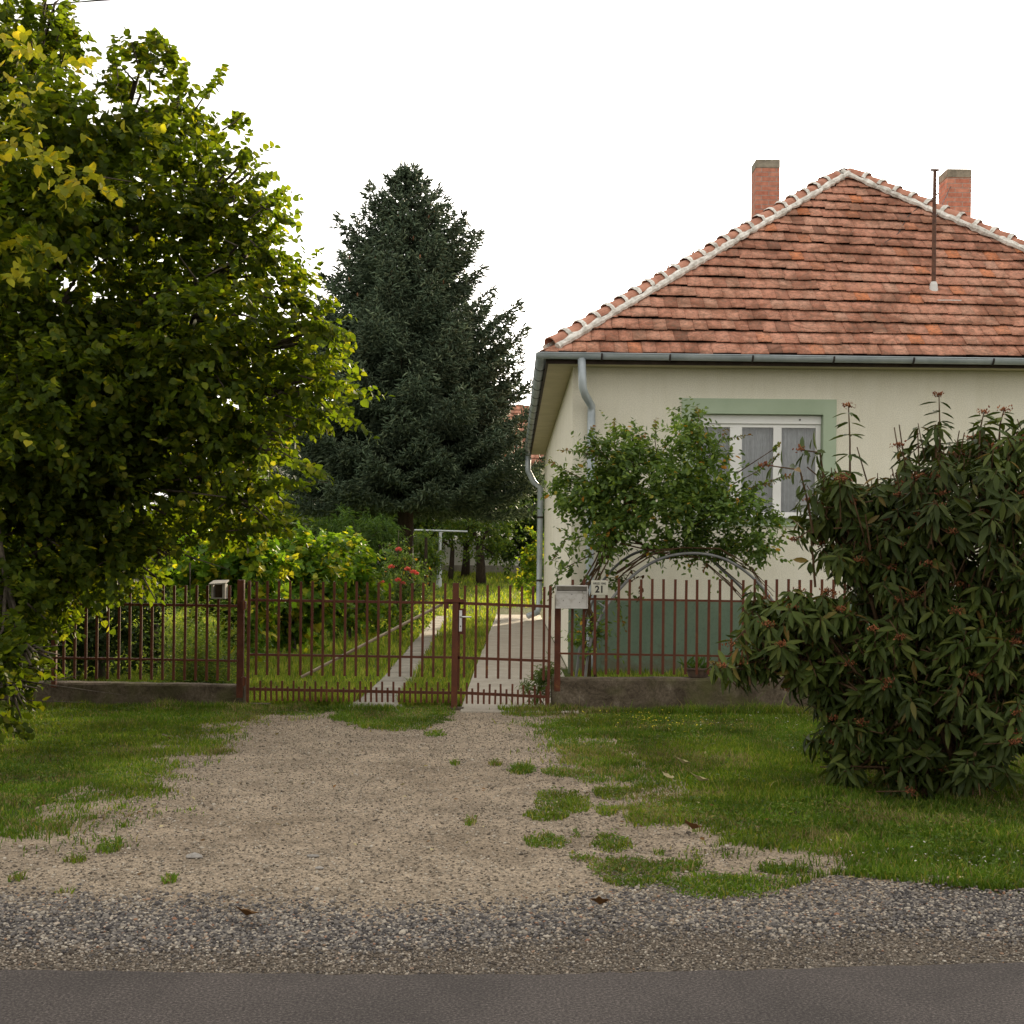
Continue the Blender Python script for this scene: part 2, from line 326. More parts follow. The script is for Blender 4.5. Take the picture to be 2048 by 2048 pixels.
LM = dict(
 linden=leaf_mat('linden_leaf', [(0, (0.0353, 0.0558, 0.0069)), (0.5, (0.0564, 0.087, 0.0097)), (0.85, (0.0822, 0.106, 0.0118)), (1, (0.1175, 0.1226, 0.0139))], .52, .6, (2.5, 2.35, .6)),
 lindeny=leaf_mat('linden_leaf_yellow', [(0, (0.1943, 0.243, 0.022)), (0.7, (0.3588, 0.3564, 0.03)), (1, (0.5681, 0.4536, 0.03))], .5, .5, (1.7, 1.5, .6)),
 spruce=leaf_mat('spruce_needles', [(0, (0.0536, 0.0838, 0.0501)), (0.6, (0.0964, 0.1379, 0.0809)), (1, (0.1661, 0.2094, 0.1194))], .12, .6, (1.3, 1.3, .8)),
 rose=leaf_mat('rose_leaf', [(0, (0.0631, 0.1091, 0.0293)), (0.6, (0.1129, 0.1784, 0.0407)), (0.97, (0.1922, 0.2577, 0.0489)), (0.985, (0.4524, 0.3371, 0.0489)), (1, (0.5879, 0.2379, 0.0489))], .35, .45, (1.8, 1.8, .8)),
 rosenew=leaf_mat('rose_new_leaf', [(0, (.12, .15, .03)), (.6, (.17, .15, .035)), (1, (.24, .08, .03))], .4, .45, (1.5, 1.4, .8)),
 rosedead=leaf_mat('withered_leaf', [(0, (0.105, 0.0605, 0.024)), (1, (0.195, 0.099, 0.036))], .3, .8, (1.2, 1, .8)),
 vib=leaf_mat('viburnum_leaf', [(0, (0.0296, 0.046, 0.0088)), (0.6, (0.0502, 0.0713, 0.0136)), (0.95, (0.0858, 0.1036, 0.0205)), (1, (0.1625, 0.0979, 0.0273))], .18, .55, (1.6, 1.6, .7), .16),
 vine=leaf_mat('grape_leaf', [(0, (0.0517, 0.115, 0.0125)), (0.5, (0.0878, 0.1694, 0.0178)), (0.85, (0.1445, 0.2299, 0.0223)), (1, (0.3305, 0.3267, 0.0267))], .45, .5, (2.0, 1.8, .6)),
 viney=leaf_mat('grape_leaf_yellow', [(0, (0.204, 0.2508, 0.0225)), (1, (0.4284, 0.3876, 0.036))], .45, .5, (1.5, 1.4, .6)),
 peach=leaf_mat('peach_leaf', [(0, (0.042, 0.084, 0.0198)), (0.6, (0.066, 0.12, 0.0275)), (1, (0.108, 0.168, 0.033))], .35, .5, (1.8, 1.8, .8)),
 dark=leaf_mat('dark_shrub_leaf', [(0, (0.0198, 0.0374, 0.0088)), (0.7, (0.0374, 0.066, 0.0132)), (1, (0.066, 0.099, 0.022))], .3, .55, (1.8, 1.8, .7)),
 fruit=leaf_mat('orchard_leaf', [(0, (0.042, 0.078, 0.0154)), (0.6, (0.0696, 0.1176, 0.022)), (1, (0.144, 0.18, 0.0275))], .4, .55, (2.0, 1.9, .7)),
 weed=leaf_mat('weed_leaf', [(0, (0.0585, 0.1, 0.022)), (0.6, (0.0975, 0.15, 0.033)), (1, (0.156, 0.1875, 0.044))], .4, .55, (1.8, 1.8, .8)),
 grass=leaf_mat('grass_blade', [(0, (0.051, 0.0944, 0.0085)), (0.5, (0.0767, 0.1391, 0.0114)), (0.85, (0.1086, 0.1693, 0.0157)), (1, (0.2554, 0.2177, 0.0499))], .3, .6, (1.8, 1.8, .7), .15),
 grassy=leaf_mat('grass_blade_yellowish', [(0, (0.0752, 0.1187, 0.0114)), (0.5, (0.1157, 0.184, 0.0157)), (0.85, (0.162, 0.2137, 0.0214)), (1, (0.3011, 0.2731, 0.057))], .35, .6, (1.7, 1.6, .6), .15),
 palel=leaf_mat('pale_fallen_leaf', [(0, (.42, .36, .18)), (1, (.5, .43, .24))], .2, .8, (1, 1, 1)),
 yardg=leaf_mat('yard_grass_blade', [(0, (0.1208, 0.1932, 0.023)), (0.6, (0.1932, 0.2657, 0.0314)), (1, (0.3623, 0.3381, 0.0836))], .42, .6, (1.6, 1.5, .6), .15),
 dry=leaf_mat('dry_grass_blade', [(0, (0.1472, 0.1173, 0.044)), (1, (0.3128, 0.2639, 0.1144))], .25, .7, (1.2, 1.1, .8), .1),
 redflower=leaf_mat('rose_petal', [(0, (.70, .10, .07)), (.6, (.80, .19, .14)), (1, (.85, .38, .30))], .3, .6, (1, 1, 1)),
 brownflower=leaf_mat('viburnum_berry_cluster', [(0, (0.1462, 0.0455, 0.022)), (0.6, (0.2475, 0.0845, 0.033)), (1, (0.3375, 0.156, 0.066))], .1, .8, (1, 1, 1)),
 yellowflower=leaf_mat('yellow_petal', [(0, (.55, .45, .03)), (1, (.7, .6, .05))], .3, .6, (1, 1, 1)),
 whiteflower=leaf_mat('clover_head', [(0, (.45, .42, .36)), (1, (.6, .58, .5))], .3, .7, (1, 1, 1)),
 cone=leaf_mat('spruce_cone', [(0, (.13, .06, .03)), (1, (.24, .12, .06))], .0, .8, (1, 1, 1)),
 gravel=stone_mat('grey_chippings', [(0, (.038, .034, .034)), (.3, (.080, .073, .070)), (.55, (.135, .122, .112)), (.8, (.22, .195, .165)), (.95, (.42, .37, .30)), (.988, (.26, .15, .09)), (1, (.22, .11, .07))]),
 grit=stone_mat('sandy_grit', [(0, (.08, .065, .05)), (.35, (.17, .14, .105)), (.75, (.28, .235, .178)), (1, (.46, .41, .34))]),
 browngrit=stone_mat('brown_fine_gravel', [(0, (.05, .040, .032)), (.4, (.115, .092, .070)), (.75, (.19, .155, .12)), (.95, (.34, .29, .23)), (1, (.42, .38, .32))]),
 redgrit=stone_mat('pale_stone', [(0, (.20, .185, .165)), (1, (.28, .26, .235))]),
)

# ------------------------------------------------------------------ vectorised foliage
def fan_template(outline, mid, droop=.0):
    """outline: right side points (along,side) from base to tip; mirrored; two n-gons folded along the midrib"""
    n = len(outline)
    V = [(0, 0, 0)]
    for a, s in outline: V.append((a, s, .10*s/.5-droop*a*a))
    V.append((1, 0, -droop))
    for a, s in reversed(outline): V.append((a, -s, .10*s/.5-droop*a*a))
    V.append((mid, 0, -.06-droop*mid*mid)); m = len(V)-1
    f1 = tuple(range(0, n+2))+(m,); f2 = (0, m)+tuple(range(n+1, 2*n+2))
    return np.array(V, float), [f1, f2]
T_round = fan_template([(-.04, .28), (.22, .47), (.55, .42), (.82, .18)], .45, .12)
T_oval = fan_template([(.18, .2), (.5, .30), (.82, .18)], .5, .1)
T_lance = fan_template([(.15, .085), (.42, .135), (.75, .09)], .5, .30)
T_vine = fan_template([(-.12, .30), (.2, .52), (.32, .34), (.62, .44), (.7, .22)], .4, .1)
T_narrow = fan_template([(.3, .08), (.65, .07)], .5, .35)
T_spin = (np.array([(0, 0, 0), (.35, .13, .0), (.35, -.065, .112), (.35, -.065, -.112), (.78, .07, 0), (.78, -.035, .06), (.78, -.035, -.06), (1, 0, 0)], float),
          [(0, 2, 1), (0, 3, 2), (0, 1, 3), (1, 2, 5, 4), (2, 3, 6, 5), (3, 1, 4, 6), (4, 5, 7), (5, 6, 7), (6, 4, 7)])
def norm(a): return a/np.maximum(np.linalg.norm(a, axis=-1, keepdims=True), 1e-9)
def rnd(n): return norm(rng.normal(size=(n, 3)))
def instances(T, Pn, D, N, S, W=None):
    """template along D, normal ~N, size S -> vertices"""
    D = norm(D); B = norm(np.cross(N, D)); N2 = np.cross(D, B)
    tv = T[0]; S = np.asarray(S).reshape(-1, 1, 1)
    wv = 1 if W is None else np.asarray(W).reshape(-1, 1, 1)
    V = Pn[:, None, :]+S*(tv[None, :, 0:1]*D[:, None, :]+wv*tv[None, :, 1:2]*B[:, None, :]+tv[None, :, 2:3]*N2[:, None, :])
    return V.reshape(-1, 3)
def blob_points(blobs, n, shell=.55):
    """blobs: (cx,cy,cz,rx,ry,rz) -> points, outward vectors; weighted by surface"""
    B = np.array(blobs, float); wt = (B[:, 3]*B[:, 4]*B[:, 5])**(.72); wt /= wt.sum()
    i = rng.choice(len(B), n, p=wt); d = rnd(n); r = (shell+(1-shell)*rng.random(n))[:, None]
    return B[i, :3]+d*r*B[i, 3:6], norm(d/B[i, 3:6]), r[:, 0]
def bl(px, py, Y, rpx, rpz, ry):
    p = P(px, py, Y); return (p.x, p.y, p.z, rpx*Y/F, ry, rpz*Y/F)
def clumps(blobs, n, r0, r1, flat=.8):
    p, d, _ = blob_points(blobs, n, .55); r = rng.uniform(r0, r1, n); sx = rng.uniform(.8, 1.3, (n, 2))
    return [(p[i, 0], p[i, 1], p[i, 2], r[i]*sx[i, 0], r[i]*sx[i, 1], r[i]*flat) for i in range(n)]
def mixed_points(blobs, n, shell, nc, r0, r1, frac=.72):
    a = blob_points(blobs, int(n*(1-frac)), shell); c = clumps(blobs, nc, r0, r1); b = blob_points(c, int(n*frac), .1)
    return np.concatenate([a[0], b[0]]), np.concatenate([a[1], norm(b[1]+np.array([0, 0, .3]))]), None
def sprays(pts, dirs, L, m, leaf, up=.35, spread=.9, size_j=.3, droop=.25):
    """short twigs with m leaves each: returns leaf P,D,N,S"""
    n = len(pts); L = np.asarray(L) if np.ndim(L) else np.full(n, L)
    t = (np.arange(m)+.6)/m; bend = np.array([0, 0, -droop])
    dd = norm(dirs+np.array([0, 0, up]))
    Q = pts[:, None, :]+L[:, None, None]*(t[None, :, None]*dd[:, None, :]+(t**2)[None, :, None]*bend)
    side = norm(np.cross(dd, rnd(n)))[:, None, :]*np.where(np.arange(m) % 2, 1, -1)[None, :, None]
    D = dd[:, None, :]*.6+side*spread+rng.normal(size=(n, m, 3))*.35+np.array([0, 0, -.35])
    N = np.array([0, 0, 1.0])+rng.normal(size=(n, m, 3))*.55+dd[:, None, :]*.3
    S = leaf*(1-size_j/2+size_j*rng.random((n, m)))*(1-.25*t)[None, :]
    return Q.reshape(-1, 3), D.reshape(-1, 3), N.reshape(-1, 3), S.ravel()
def leaves_obj(name, T, parts, mats, parent, keep=None):
    """parts: list of (P,D,N,S,matindex or array)"""
    Pn = np.concatenate([p[0] for p in parts]); D = np.concatenate([p[1] for p in parts]); N = np.concatenate([p[2] for p in parts]); S = np.concatenate([p[3] for p in parts])
    mi = np.concatenate([np.full(len(p[0]), p[4]) if np.ndim(p[4]) == 0 else p[4] for p in parts])
    k = Pn[:, 2] > .03
    if keep is not None: k &= keep(Pn)
    Pn, D, N, S, mi = Pn[k], D[k], N[k], S[k], mi[k]
    return np_mesh(name, instances(T, Pn, D, N, S), T[1], len(T[0]), mats, mi, parent, smooth=False)
def twig_lines(mb, root, pts, r0=.02, r1=.004, sag=.0):
    root = Vector(root)
    for p in pts:
        p = Vector(p); m = root.lerp(p, .5)+Vector((random.uniform(-.1, .1), random.uniform(-.1, .1), .12))*(p-root).length*.6
        mb.tube([root, root.lerp(m, .6), m, p], [r0, r0*.8, (r0+r1)/2, r1], 5, False)

# ================================================================== SETTING
def sheet(name, pts, z, mat):
    mb = MB(); mb.add([(x, y, z) for x, y in pts], [tuple(range(len(pts)))]); o = mb.build(name, mat)
    o['kind'] = 'structure'; return o
ys = [-60, 0, 38, 41, 44, 47, 50, 55, 60, 70, 80, 150, 600]
mb = MB()
xs = [-400, -40, -10, 0, 10, 40, 400]
vs = [(x, y, gz(y)) for y in ys for x in xs]; nx = len(xs)
mb.add(vs, [(j*nx+i, j*nx+i+1, (j+1)*nx+i+1, (j+1)*nx+i) for j in range(len(ys)-1) for i in range(nx-1)])
mb.build('ground', M['ground'])['kind'] = 'structure'

edge_px = [(0, 1945), (350, 1951), (700, 1955), (1100, 1954), (1500, 1946), (2048, 1930)]
edge = [G(*p) for p in edge_px]
def wob(pts, amp, step=.12, closed=False):
    out = []; n = len(pts)
    for i in range(n if closed else n-1):
        a = np.array(pts[i]); b = np.array(pts[(i+1) % n]); k = max(1, int(np.linalg.norm(b-a)/step))
        for j in range(k): out.append(tuple(a+(b-a)*j/k+rng.normal(size=2)*amp))
    if not closed: out.append(tuple(pts[-1]))
    return out
e0 = [(-40, edge[0][1]+.05)]+edge+[(40, edge[-1][1]+.5)]
road_pts = [(-40, -6)]+[(40, -6)]+list(reversed(wob(e0, .006, .06)))
sheet('road', road_pts, .012, M['asphalt'])
top = [(-40, 6.75), (-6, 6.7)]+[G(*q) for q in ((-200, 1795), (0, 1800), (300, 1808), (500, 1815), (700, 1826), (900, 1832), (1050, 1815), (1200, 1795), (1340, 1782), (1480, 1800), (1560, 1792), (1680, 1762), (1800, 1772), (1950, 1790), (2048, 1792), (2300, 1785))]+[(6, 6.75), (40, 7)]
sheet('gravel_verge', [(-40, 5.0), (40, 5.0)]+list(reversed(wob(top, .05, .15))), .004, M['vergebed'])

drv_px = [(-40, 1722), (110, 1694), (240, 1610), (330, 1543), (450, 1468), (560, 1428), (650, 1412), (700, 1408), (1100, 1414), (1112, 1450), (1140, 1500), (1180, 1545),
          (1260, 1603), (1330, 1650), (1500, 1705), (1680, 1735), (1740, 1752), (1640, 1770), (1560, 1800), (1500, 1830), (-60, 1840)]
drv = [G(*p) for p in drv_px]
drv = [(-6, G(0, 1722)[1])]+drv[1:-1]+[G(1500, 1830), (-6, G(0, 1840)[1])]
cxd, cyd = 0.0, 10.0
drv_big = [(x+(.45 if x > cxd else -.45) if y < 14 else x+(.25 if x > cxd else -.25), 6.13 if y < 6.35 else min(y+(.25 if y > 8 else 0), 14.66)) for x, y in drv]
drv_w = wob(drv_big, .05, .18, True)
sheet('driveway', drv_w, .006, M['drive'])

def in_poly(x, y, poly):
    ins = np.zeros(len(x), bool); n = len(poly)
    for i in range(n):
        x1, y1 = poly[i]; x2, y2 = poly[(i+1) % n]
        c = ((y1 > y) != (y2 > y)) & (x < (x2-x1)*(y-y1)/((y2-y1) if y2 != y1 else 1e-9)+x1)
        ins ^= c
    return ins

# concrete path beside the house and the wheel track: separate slabs inside one sheet mesh
mb = MB(); y = 14.35; xl0, xr0 = Xat(944, 1421, 14.7), .80
while y < 41:
    L = random.uniform(.95, 1.05)*2.0
    xl = np.interp(y, [14.3, 41], [-.52, -.40]); xr = .80 if y > 19 else .72
    dz = random.uniform(0, .006)
    mb.box(xl+random.uniform(-.01, .01), xr, y, y+L-.018, -.05, .022+dz); y += L
o = mb.build('concrete_path', M['walk'], bevel=.008); o['kind'] = 'structure'
mb = MB(); y = 14.4
while y < 37:
    L = random.uniform(.9, 1.1)*.75
    c = np.interp(y, [14.4, 18, 38], [-1.44, -1.47, -1.86]); wd = np.interp(y, [14.4, 16, 38], [.30, .21, .17])
    mb.box(c-wd+random.uniform(-.02, .02), c+wd+random.uniform(-.02, .02), y, y+L-.02, -.05, .016+random.uniform(0, .008)); y += L
o = mb.build('wheel_track_path', M['track'], bevel=.008); o['kind'] = 'structure'

def vnoise(x, y, s, seed):
    r_ = np.random.default_rng(seed); n_ = 64; g = r_.random((n_, n_)); X = (x/s) % (n_-1); Y_ = (y/s) % (n_-1)
    i = X.astype(int); j = Y_.astype(int); fx = X-i; fy = Y_-j; fx = fx*fx*(3-2*fx); fy = fy*fy*(3-2*fy)
    return (g[i, j]*(1-fx)+g[i+1, j]*fx)*(1-fy)+(g[i, j+1]*(1-fx)+g[i+1, j+1]*fx)*fy
# ---- gravel stones
ico_v = []; ph = (1+5**.5)/2
for a, b in ((1, ph), (-1, ph), (1, -ph), (-1, -ph)): ico_v += [(a, b, 0), (0, a, b), (b, 0, a)]
ico_v = np.array(ico_v)/math.sqrt(1+ph*ph)
from itertools import combinations
edl = min(np.linalg.norm(ico_v[i]-ico_v[j]) for i, j in combinations(range(12), 2))*1.01
ico_f = []
for i, j, k in combinations(range(12), 3):
    if all(np.linalg.norm(ico_v[a]-ico_v[b]) < edl for a, b in ((i, j), (j, k), (i, k))):
        nn = np.cross(ico_v[j]-ico_v[i], ico_v[k]-ico_v[i])
        ico_f.append((i, j, k) if nn.dot(ico_v[i]) > 0 else (i, k, j))
def stones(name, xy, rad, mat, label, z0=.004, cat='gravel', mi=None):
    n = len(xy); rad = np.asarray(rad)
    base = ico_v[None]*(1+rng.normal(size=(n, 12, 1))*.16)
    sc = np.stack([.8+.5*rng.random(n), .8+.5*rng.random(n), .5+.35*rng.random(n)], 1)
    base = base*sc[:, None, :]*rad[:, None, None]
    a = rng.random(n)*6.283; b = (rng.random(n)-.5)*.9
    x = base[..., 0]*np.cos(a)[:, None]-base[..., 1]*np.sin(a)[:, None]; y_ = base[..., 0]*np.sin(a)[:, None]+base[..., 1]*np.cos(a)[:, None]; z = base[..., 2]
    x2 = x*np.cos(b)[:, None]-z*np.sin(b)[:, None]; z2 = x*np.sin(b)[:, None]+z*np.cos(b)[:, None]
    V = np.stack([x2+xy[:, 0:1], y_+xy[:, 1:2], z2+z0+(rad*.35)[:, None]], 2).reshape(-1, 3)
    o = np_mesh(name, V, ico_f, 12, mat if isinstance(mat, list) else [mat], mi); tag(o, label, cat, None, 'stuff'); return o
def edge_y(x): return np.interp(x, [p[0] for p in e0], [p[1] for p in e0])
def top_y(x): return np.interp(x, [p[0] for p in top], [p[1] for p in top])
n = 78000; x = rng.uniform(-4.3, 4.3, n); f = rng.random(n)**.85
yy = edge_y(x)+.01-.05*(rng.random(n) < .02)*rng.random(n)+f*(top_y(x)-edge_y(x)+.16*rng.normal(size=n)+.16*(vnoise(x+9, x*0+3.3, .35, 61)-.5))
rad = np.where(f > .4+.12*np.sin(x*1.7+1), rng.uniform(.0042, .0095, n), rng.uniform(.003, .0065, n))
big = rng.random(n) < .04; rad = np.where(big, rad*1.55, rad)
mi_ = (rng.random(n) > np.clip((f-.22-.1*np.sin(x*1.7+1))*3.2, .12, .93)).astype(int)
stones('gravel', np.stack([x, yy], 1), rad, [LM['gravel'], LM['browngrit']], 'loose grey and tan gravel strip along the asphalt edge', mi=mi_)
n = 95000; x = rng.uniform(-3.6, 4.5, n); yy = 5.4+9*rng.random(n)**1.6
k = in_poly(x, yy, drv); x, yy = x[k], yy[k]
stones('grit', np.stack([x, yy], 1), rng.uniform(.0025, .0075, len(x))*np.where(rng.random(len(x)) < .04, 1.8, 1), LM['grit'], 'fine pale sandy grit scattered over the bare driveway', .006)

# ---- grass
drv_mask = [(x, 5.3 if y < 6.35 else y) for x, y in drv]
patches = [(800, 1437, 100, 22), (740, 1420, 90, 12), (1125, 1607, 55, 22), (1093, 1686, 45, 14), (1223, 1689, 40, 17), (1262, 1747, 84, 28), (1262, 1745, 60, 20), (1443, 1776, 120, 22), (1420, 1776, 90, 15), (1350, 1735, 60, 12),
           (1093, 1636, 45, 9), (1045, 1543, 30, 8), (1125, 1548, 40, 8), (1215, 1625, 22, 10), (60, 1797, 60, 7), (120, 1793, 25, 8), (20, 1795, 30, 6), (338, 1766, 14, 7), (940, 1649, 13, 6), (150, 1725, 22, 6),
           (1152, 1673, 12, 7), (1318, 1709, 12, 6), (35, 1762, 15, 5), (220, 1700, 26, 12), (300, 1590, 30, 9), (990, 1530, 14, 4), (1560, 1745, 50, 9), (1060, 1425, 60, 9), (910, 1530, 10, 4),
           (700, 1437, 40, 8), (870, 1470, 22, 5), (600, 1424, 60, 8), (1180, 1560, 30, 8), (1290, 1640, 40, 14), (1220, 1590, 34, 12), (330, 1800, 8, 4), (1165, 1720, 26, 7)]
pt = []
for px, py, rx, ry in patches:
    g = G(px, py); g2 = G(px+rx, py); g3 = G(px, py-ry); pt.append((g[0], g[1], g2[0]-g[0], max(.06, g3[1]-g[1])))
def blades(name, x, y, z, h, wd, mats, label, mi=None, lean=.45):
    n = len(x); a = rng.random(n)*6.283; b = rng.random(n)*6.283; le = lean*rng.random(n)*h
    dx, dy = np.cos(a)*wd, np.sin(a)*wd; lx, ly = np.cos(b)*le, np.sin(b)*le
    V = np.zeros((n, 5, 3))
    V[:, 0] = np.stack([x-dx, y-dy, z], 1); V[:, 1] = np.stack([x+dx, y+dy, z], 1)
    V[:, 2] = np.stack([x+dx*.7+lx*.35, y+dy*.7+ly*.35, z+h*.55], 1); V[:, 3] = np.stack([x-dx*.7+lx*.35, y-dy*.7+ly*.35, z+h*.55], 1)
    V[:, 4] = np.stack([x+lx, y+ly, z+h*(1-.25*rng.random(n))], 1)
    o = np_mesh(name, V.reshape(-1, 3), [(0, 1, 2, 3), (3, 2, 4)], 5, mats, mi); tag(o, label, 'grass', None, 'stuff'); return o
def verge_pts(n, x0, x1, y0=6.55, y1=14.62):
    x = rng.uniform(x0, x1, n); y = y0+(y1-y0)*rng.random(n)**1.15
    jt = np.abs(rng.normal(size=n))*.10
    nx_ = x+.30*(vnoise(x, y, .33, 1)-.5)*2+.12*(vnoise(x, y, .09, 41)-.5)*2+rng.normal(size=n)*.13; ny_ = y+.40*(vnoise(x, y, .3, 2)-.5)*2+.15*(vnoise(x, y, .1, 42)-.5)*2+rng.normal(size=n)*.18
    inside = in_poly(nx_, ny_, drv_mask); g = (~inside) & (y > top_y(x)+.03+.1*vnoise(x, y, .2, 5))
    dens = .35+.65*(vnoise(x, y, .55, 3)*.6+vnoise(x, y, .16, 4)*.4 > .33)
    bare = (vnoise(x, y, .35, 9) > .74) & (vnoise(x, y, .12, 8) > .35); dens = np.where(bare, .25, dens)
    g &= rng.random(n) < dens
    pa = np.zeros(n, bool)
    for cx_, cy_, rx, ry in pt:
        d = ((x-cx_)/rx)**2+((y-cy_)/ry)**2
        pa |= (d < .62+.9*vnoise(x, y, .09, 6)) & (rng.random(n) < 1.05-.40*d)
    k = g | (pa & inside)
    return x[k], y[k], pa[k] & inside[k]
def vh(x, y): return .014+.026*vnoise(x, y, .5, 12)+.022*vnoise(x, y, .13, 13)
x, y, pa = verge_pts(330000, -.2, 5.9)
h = vh(x, y)*(.6+.8*rng.random(len(x))); h = np.where(y > 14.3, h*2.2, h); h = np.where(rng.random(len(x)) < .01, h*2, h); h = np.where(pa, h*.85, h)
mi = (vnoise(x, y, .8, 21)+.5*(rng.random(len(x))-.5) > .55).astype(int); mi[rng.random(len(x)) < .04+.5*np.clip(vnoise(x, y, .45, 77)-.5, 0, 1)*2.2] = 2
blades('front_lawn_grass', x, y, np.zeros(len(x)), h, .0035+.0018*rng.random(len(x)), [LM['grass'], LM['grassy'], LM['dry']], 'short green grass verge right of the driveway', mi, .9)
x, y, pa = verge_pts(230000, -5.6, -.2)
h = vh(x, y)*(.6+.8*rng.random(len(x))); h = np.where(y > 14.3, h*1.8, h)
mi = (vnoise(x, y, .8, 22)+.5*(rng.random(len(x))-.5) > .60).astype(int); mi[rng.random(len(x)) < .04+.5*np.clip(vnoise(x, y, .45, 78)-.5, 0, 1)*2.2] = 2
blades('verge_grass', x, y, np.zeros(len(x)), h, .0035+.0018*rng.random(len(x)), [LM['grass'], LM['grassy'], LM['dry']], 'shaded grass verge left of the driveway under the tree', mi, .9)
# yard
n = 200000; y = 14.9+46*rng.random(n)**1.9; x = rng.uniform(-1, 1, n)*(2.2+.30*y)-.12*y
house_zone = (x > .80) & (y > 19.3); xl = np.interp(y, [14.3, 41], [-.52, -.40]); onwalk = (x > xl-.01) & (x < .84) & (y < 41)
c = np.interp(y, [14.4, 18, 38], [-1.44, -1.47, -1.86]); wd = np.interp(y, [14.4, 16, 38], [.28, .19, .15]); ontr = (np.abs(x-c) < wd) & (y < 37.2)
k = ~(house_zone | onwalk | ontr); x, y = x[k], y[k]
z = np.interp(y, [38, 50, 60, 80], [0, .49, .9, 1.2]); sc = np.interp(y, [15, 60], [1, 3])
h = (.05+.07*vnoise(x, y, .9, 31)+.04*vnoise(x, y, .3, 32))*(.6+.8*rng.random(len(x)))*np.interp(y, [15, 60], [1, 1.4])
near = (y < 15.6) & (x > .95); h = np.where(near, h*2.2, h)
blades('yard_grass', x, y, z, h, (.005+.002*rng.random(len(x)))*sc, [LM['grassy'], LM['yardg']], 'longer bright grass growing in the yard behind the gate', (rng.random(len(x)) < .8).astype(int), .8)

def ground_leaves(name, n, x0, x1, mask, size, mats, label, cat, zr, tilt=.5, pw=None):
    x = rng.uniform(x0, x1, n); y = 6.6+8.0*rng.random(n)**1.2; k = mask(x, y); x, y = x[k], y[k]; m_ = len(x)
    D = rnd(m_)*[1, 1, tilt]+[0, 0, .12]; N = np.array([0, 0, 1.])+rnd(m_)*.45; z = rng.uniform(*zr, m_)
    V = instances(T_oval, np.stack([x, y, z], 1), D, N, rng.uniform(.6, 1.2, m_)*size)
    o = np_mesh(name, V, T_oval[1], len(T_oval[0]), mats, rng.integers(0, len(mats), m_)); tag(o, label, cat, None, 'stuff')
def m_weed(x, y):
    nx_ = x+.3*(vnoise(x, y, .33, 1)-.5)*2; ins = in_poly(nx_, y, drv_mask); pa = np.zeros(len(x), bool)
    for cx_, cy_, rx, ry in pt: pa |= ((x-cx_)/rx)**2+((y-cy_)/ry)**2 < 1.1
    return ((~ins) & (vnoise(x, y, .5, 91) > .52) & (y > top_y(x)+.06)) | (pa & (rng.random(len(x)) < .9))
ground_leaves('clover_leaves', 60000, -5.6, 5.9, m_weed, .026, [LM['grass'], LM['weed']], 'low broad leaved weeds and clover among the verge grass', 'weeds', (.012, .045))
def m_edge(x, y): return (in_poly(x+rng.normal(size=len(x))*.25, y+rng.normal(size=len(x))*.3, drv_mask) ^ in_poly(x+rng.normal(size=len(x))*.25, y, drv_mask)) | (rng.random(len(x)) < .10)
ground_leaves('leaf_litter', 2600, -5.6, 5.9, m_edge, .034, [LM['rosedead'], LM['dry'], LM['palel']], 'small dry leaf litter scattered along the driveway edges', 'leaf litter', (.014, .03), .2)
# small flowers in the verge
def specks(name, cx_, cy_, sx, sy, n, size, mat, label, zr):
    x = rng.normal(cx_, sx, n); y = rng.normal(cy_, sy, n); z = rng.uniform(*zr, n)
    V = instances(T_oval, np.stack([x, y, z], 1), rnd(n)*np.array([1, 1, .3]), np.array([0, 0, 1.])+rnd(n)*.4, np.full(n, size))
    o = np_mesh(name, V, T_oval[1], len(T_oval[0]), [mat]); tag(o, label, 'flowers', None, 'stuff')
g = G(1330, 1450)
specks('yellow_flowers', g[0], g[1]-.2, .35, .45, 130, .022, LM['yellowflower'], 'tiny yellow flowers dotted in the grass near the low wall', (.05, .09))
g = G(1880, 1735)
specks('white_clover', g[0], g[1]+.1, .35, .12, 60, .016, LM['whiteflower'], 'small white clover heads in the grass edge below the big bush', (.03, .07))
g = G(1600, 1450)
specks('clover_flowers', g[0], g[1], .6, .8, 80, .018, LM['whiteflower'], 'pale clover heads in the grass between wall and big bush', (.04, .08))

# ================================================================== HOUSE
HX0, HX1, HY0, HY1 = .82, 10.0, 19.4, 36.0
EX0, EX1, EY0, EY1, EZ = .41, 10.41, 19.0, 36.4, 4.38
AP = Vector((5.41, 23.0, 7.94)); AP2 = Vector((5.41, 32.4, 7.94))
house = thing('house', 'cream plastered house with hipped red tile roof and green window surround', 'house', (HX0, HY0, 0))
WX0, WX1, WZ0, WZ1 = 2.51, 4.29, 2.175, 3.62
mb = MB(); WT = .32; ZT = 4.25; ZP = 1.02
mb.box(HX0, WX0, HY0, HY0+WT, 0, ZT); mb.box(WX1, HX1, HY0, HY0+WT, 0, ZT)
mb.box(WX0, WX1, HY0, HY0+WT, 0, WZ0); mb.box(WX0, WX1, HY0, HY0+WT, WZ1, ZT)
mb.box(HX0, HX0+WT, HY0+WT, HY1, 0, ZT); mb.box(HX1-WT, HX1, HY0+WT, HY1, 0, ZT); mb.box(HX0+WT, HX1-WT, HY1-WT, HY1, 0, ZT)
mb.build('wall', M['wall'], house)
mb = MB(); mb.box(HX0-.001+.42, HX1+.03, HY0-.03, HY0-.001, 0, ZP); mb.box(HX0-.03, HX0+.42, HY0-.055, HY0-.001, 0, ZP)
mb.box(HX0-.03, HX0-.001, HY0-.001, HY0+.05, 0, ZP); mb.build('plinth', M['plinth'], house, bevel=.006)
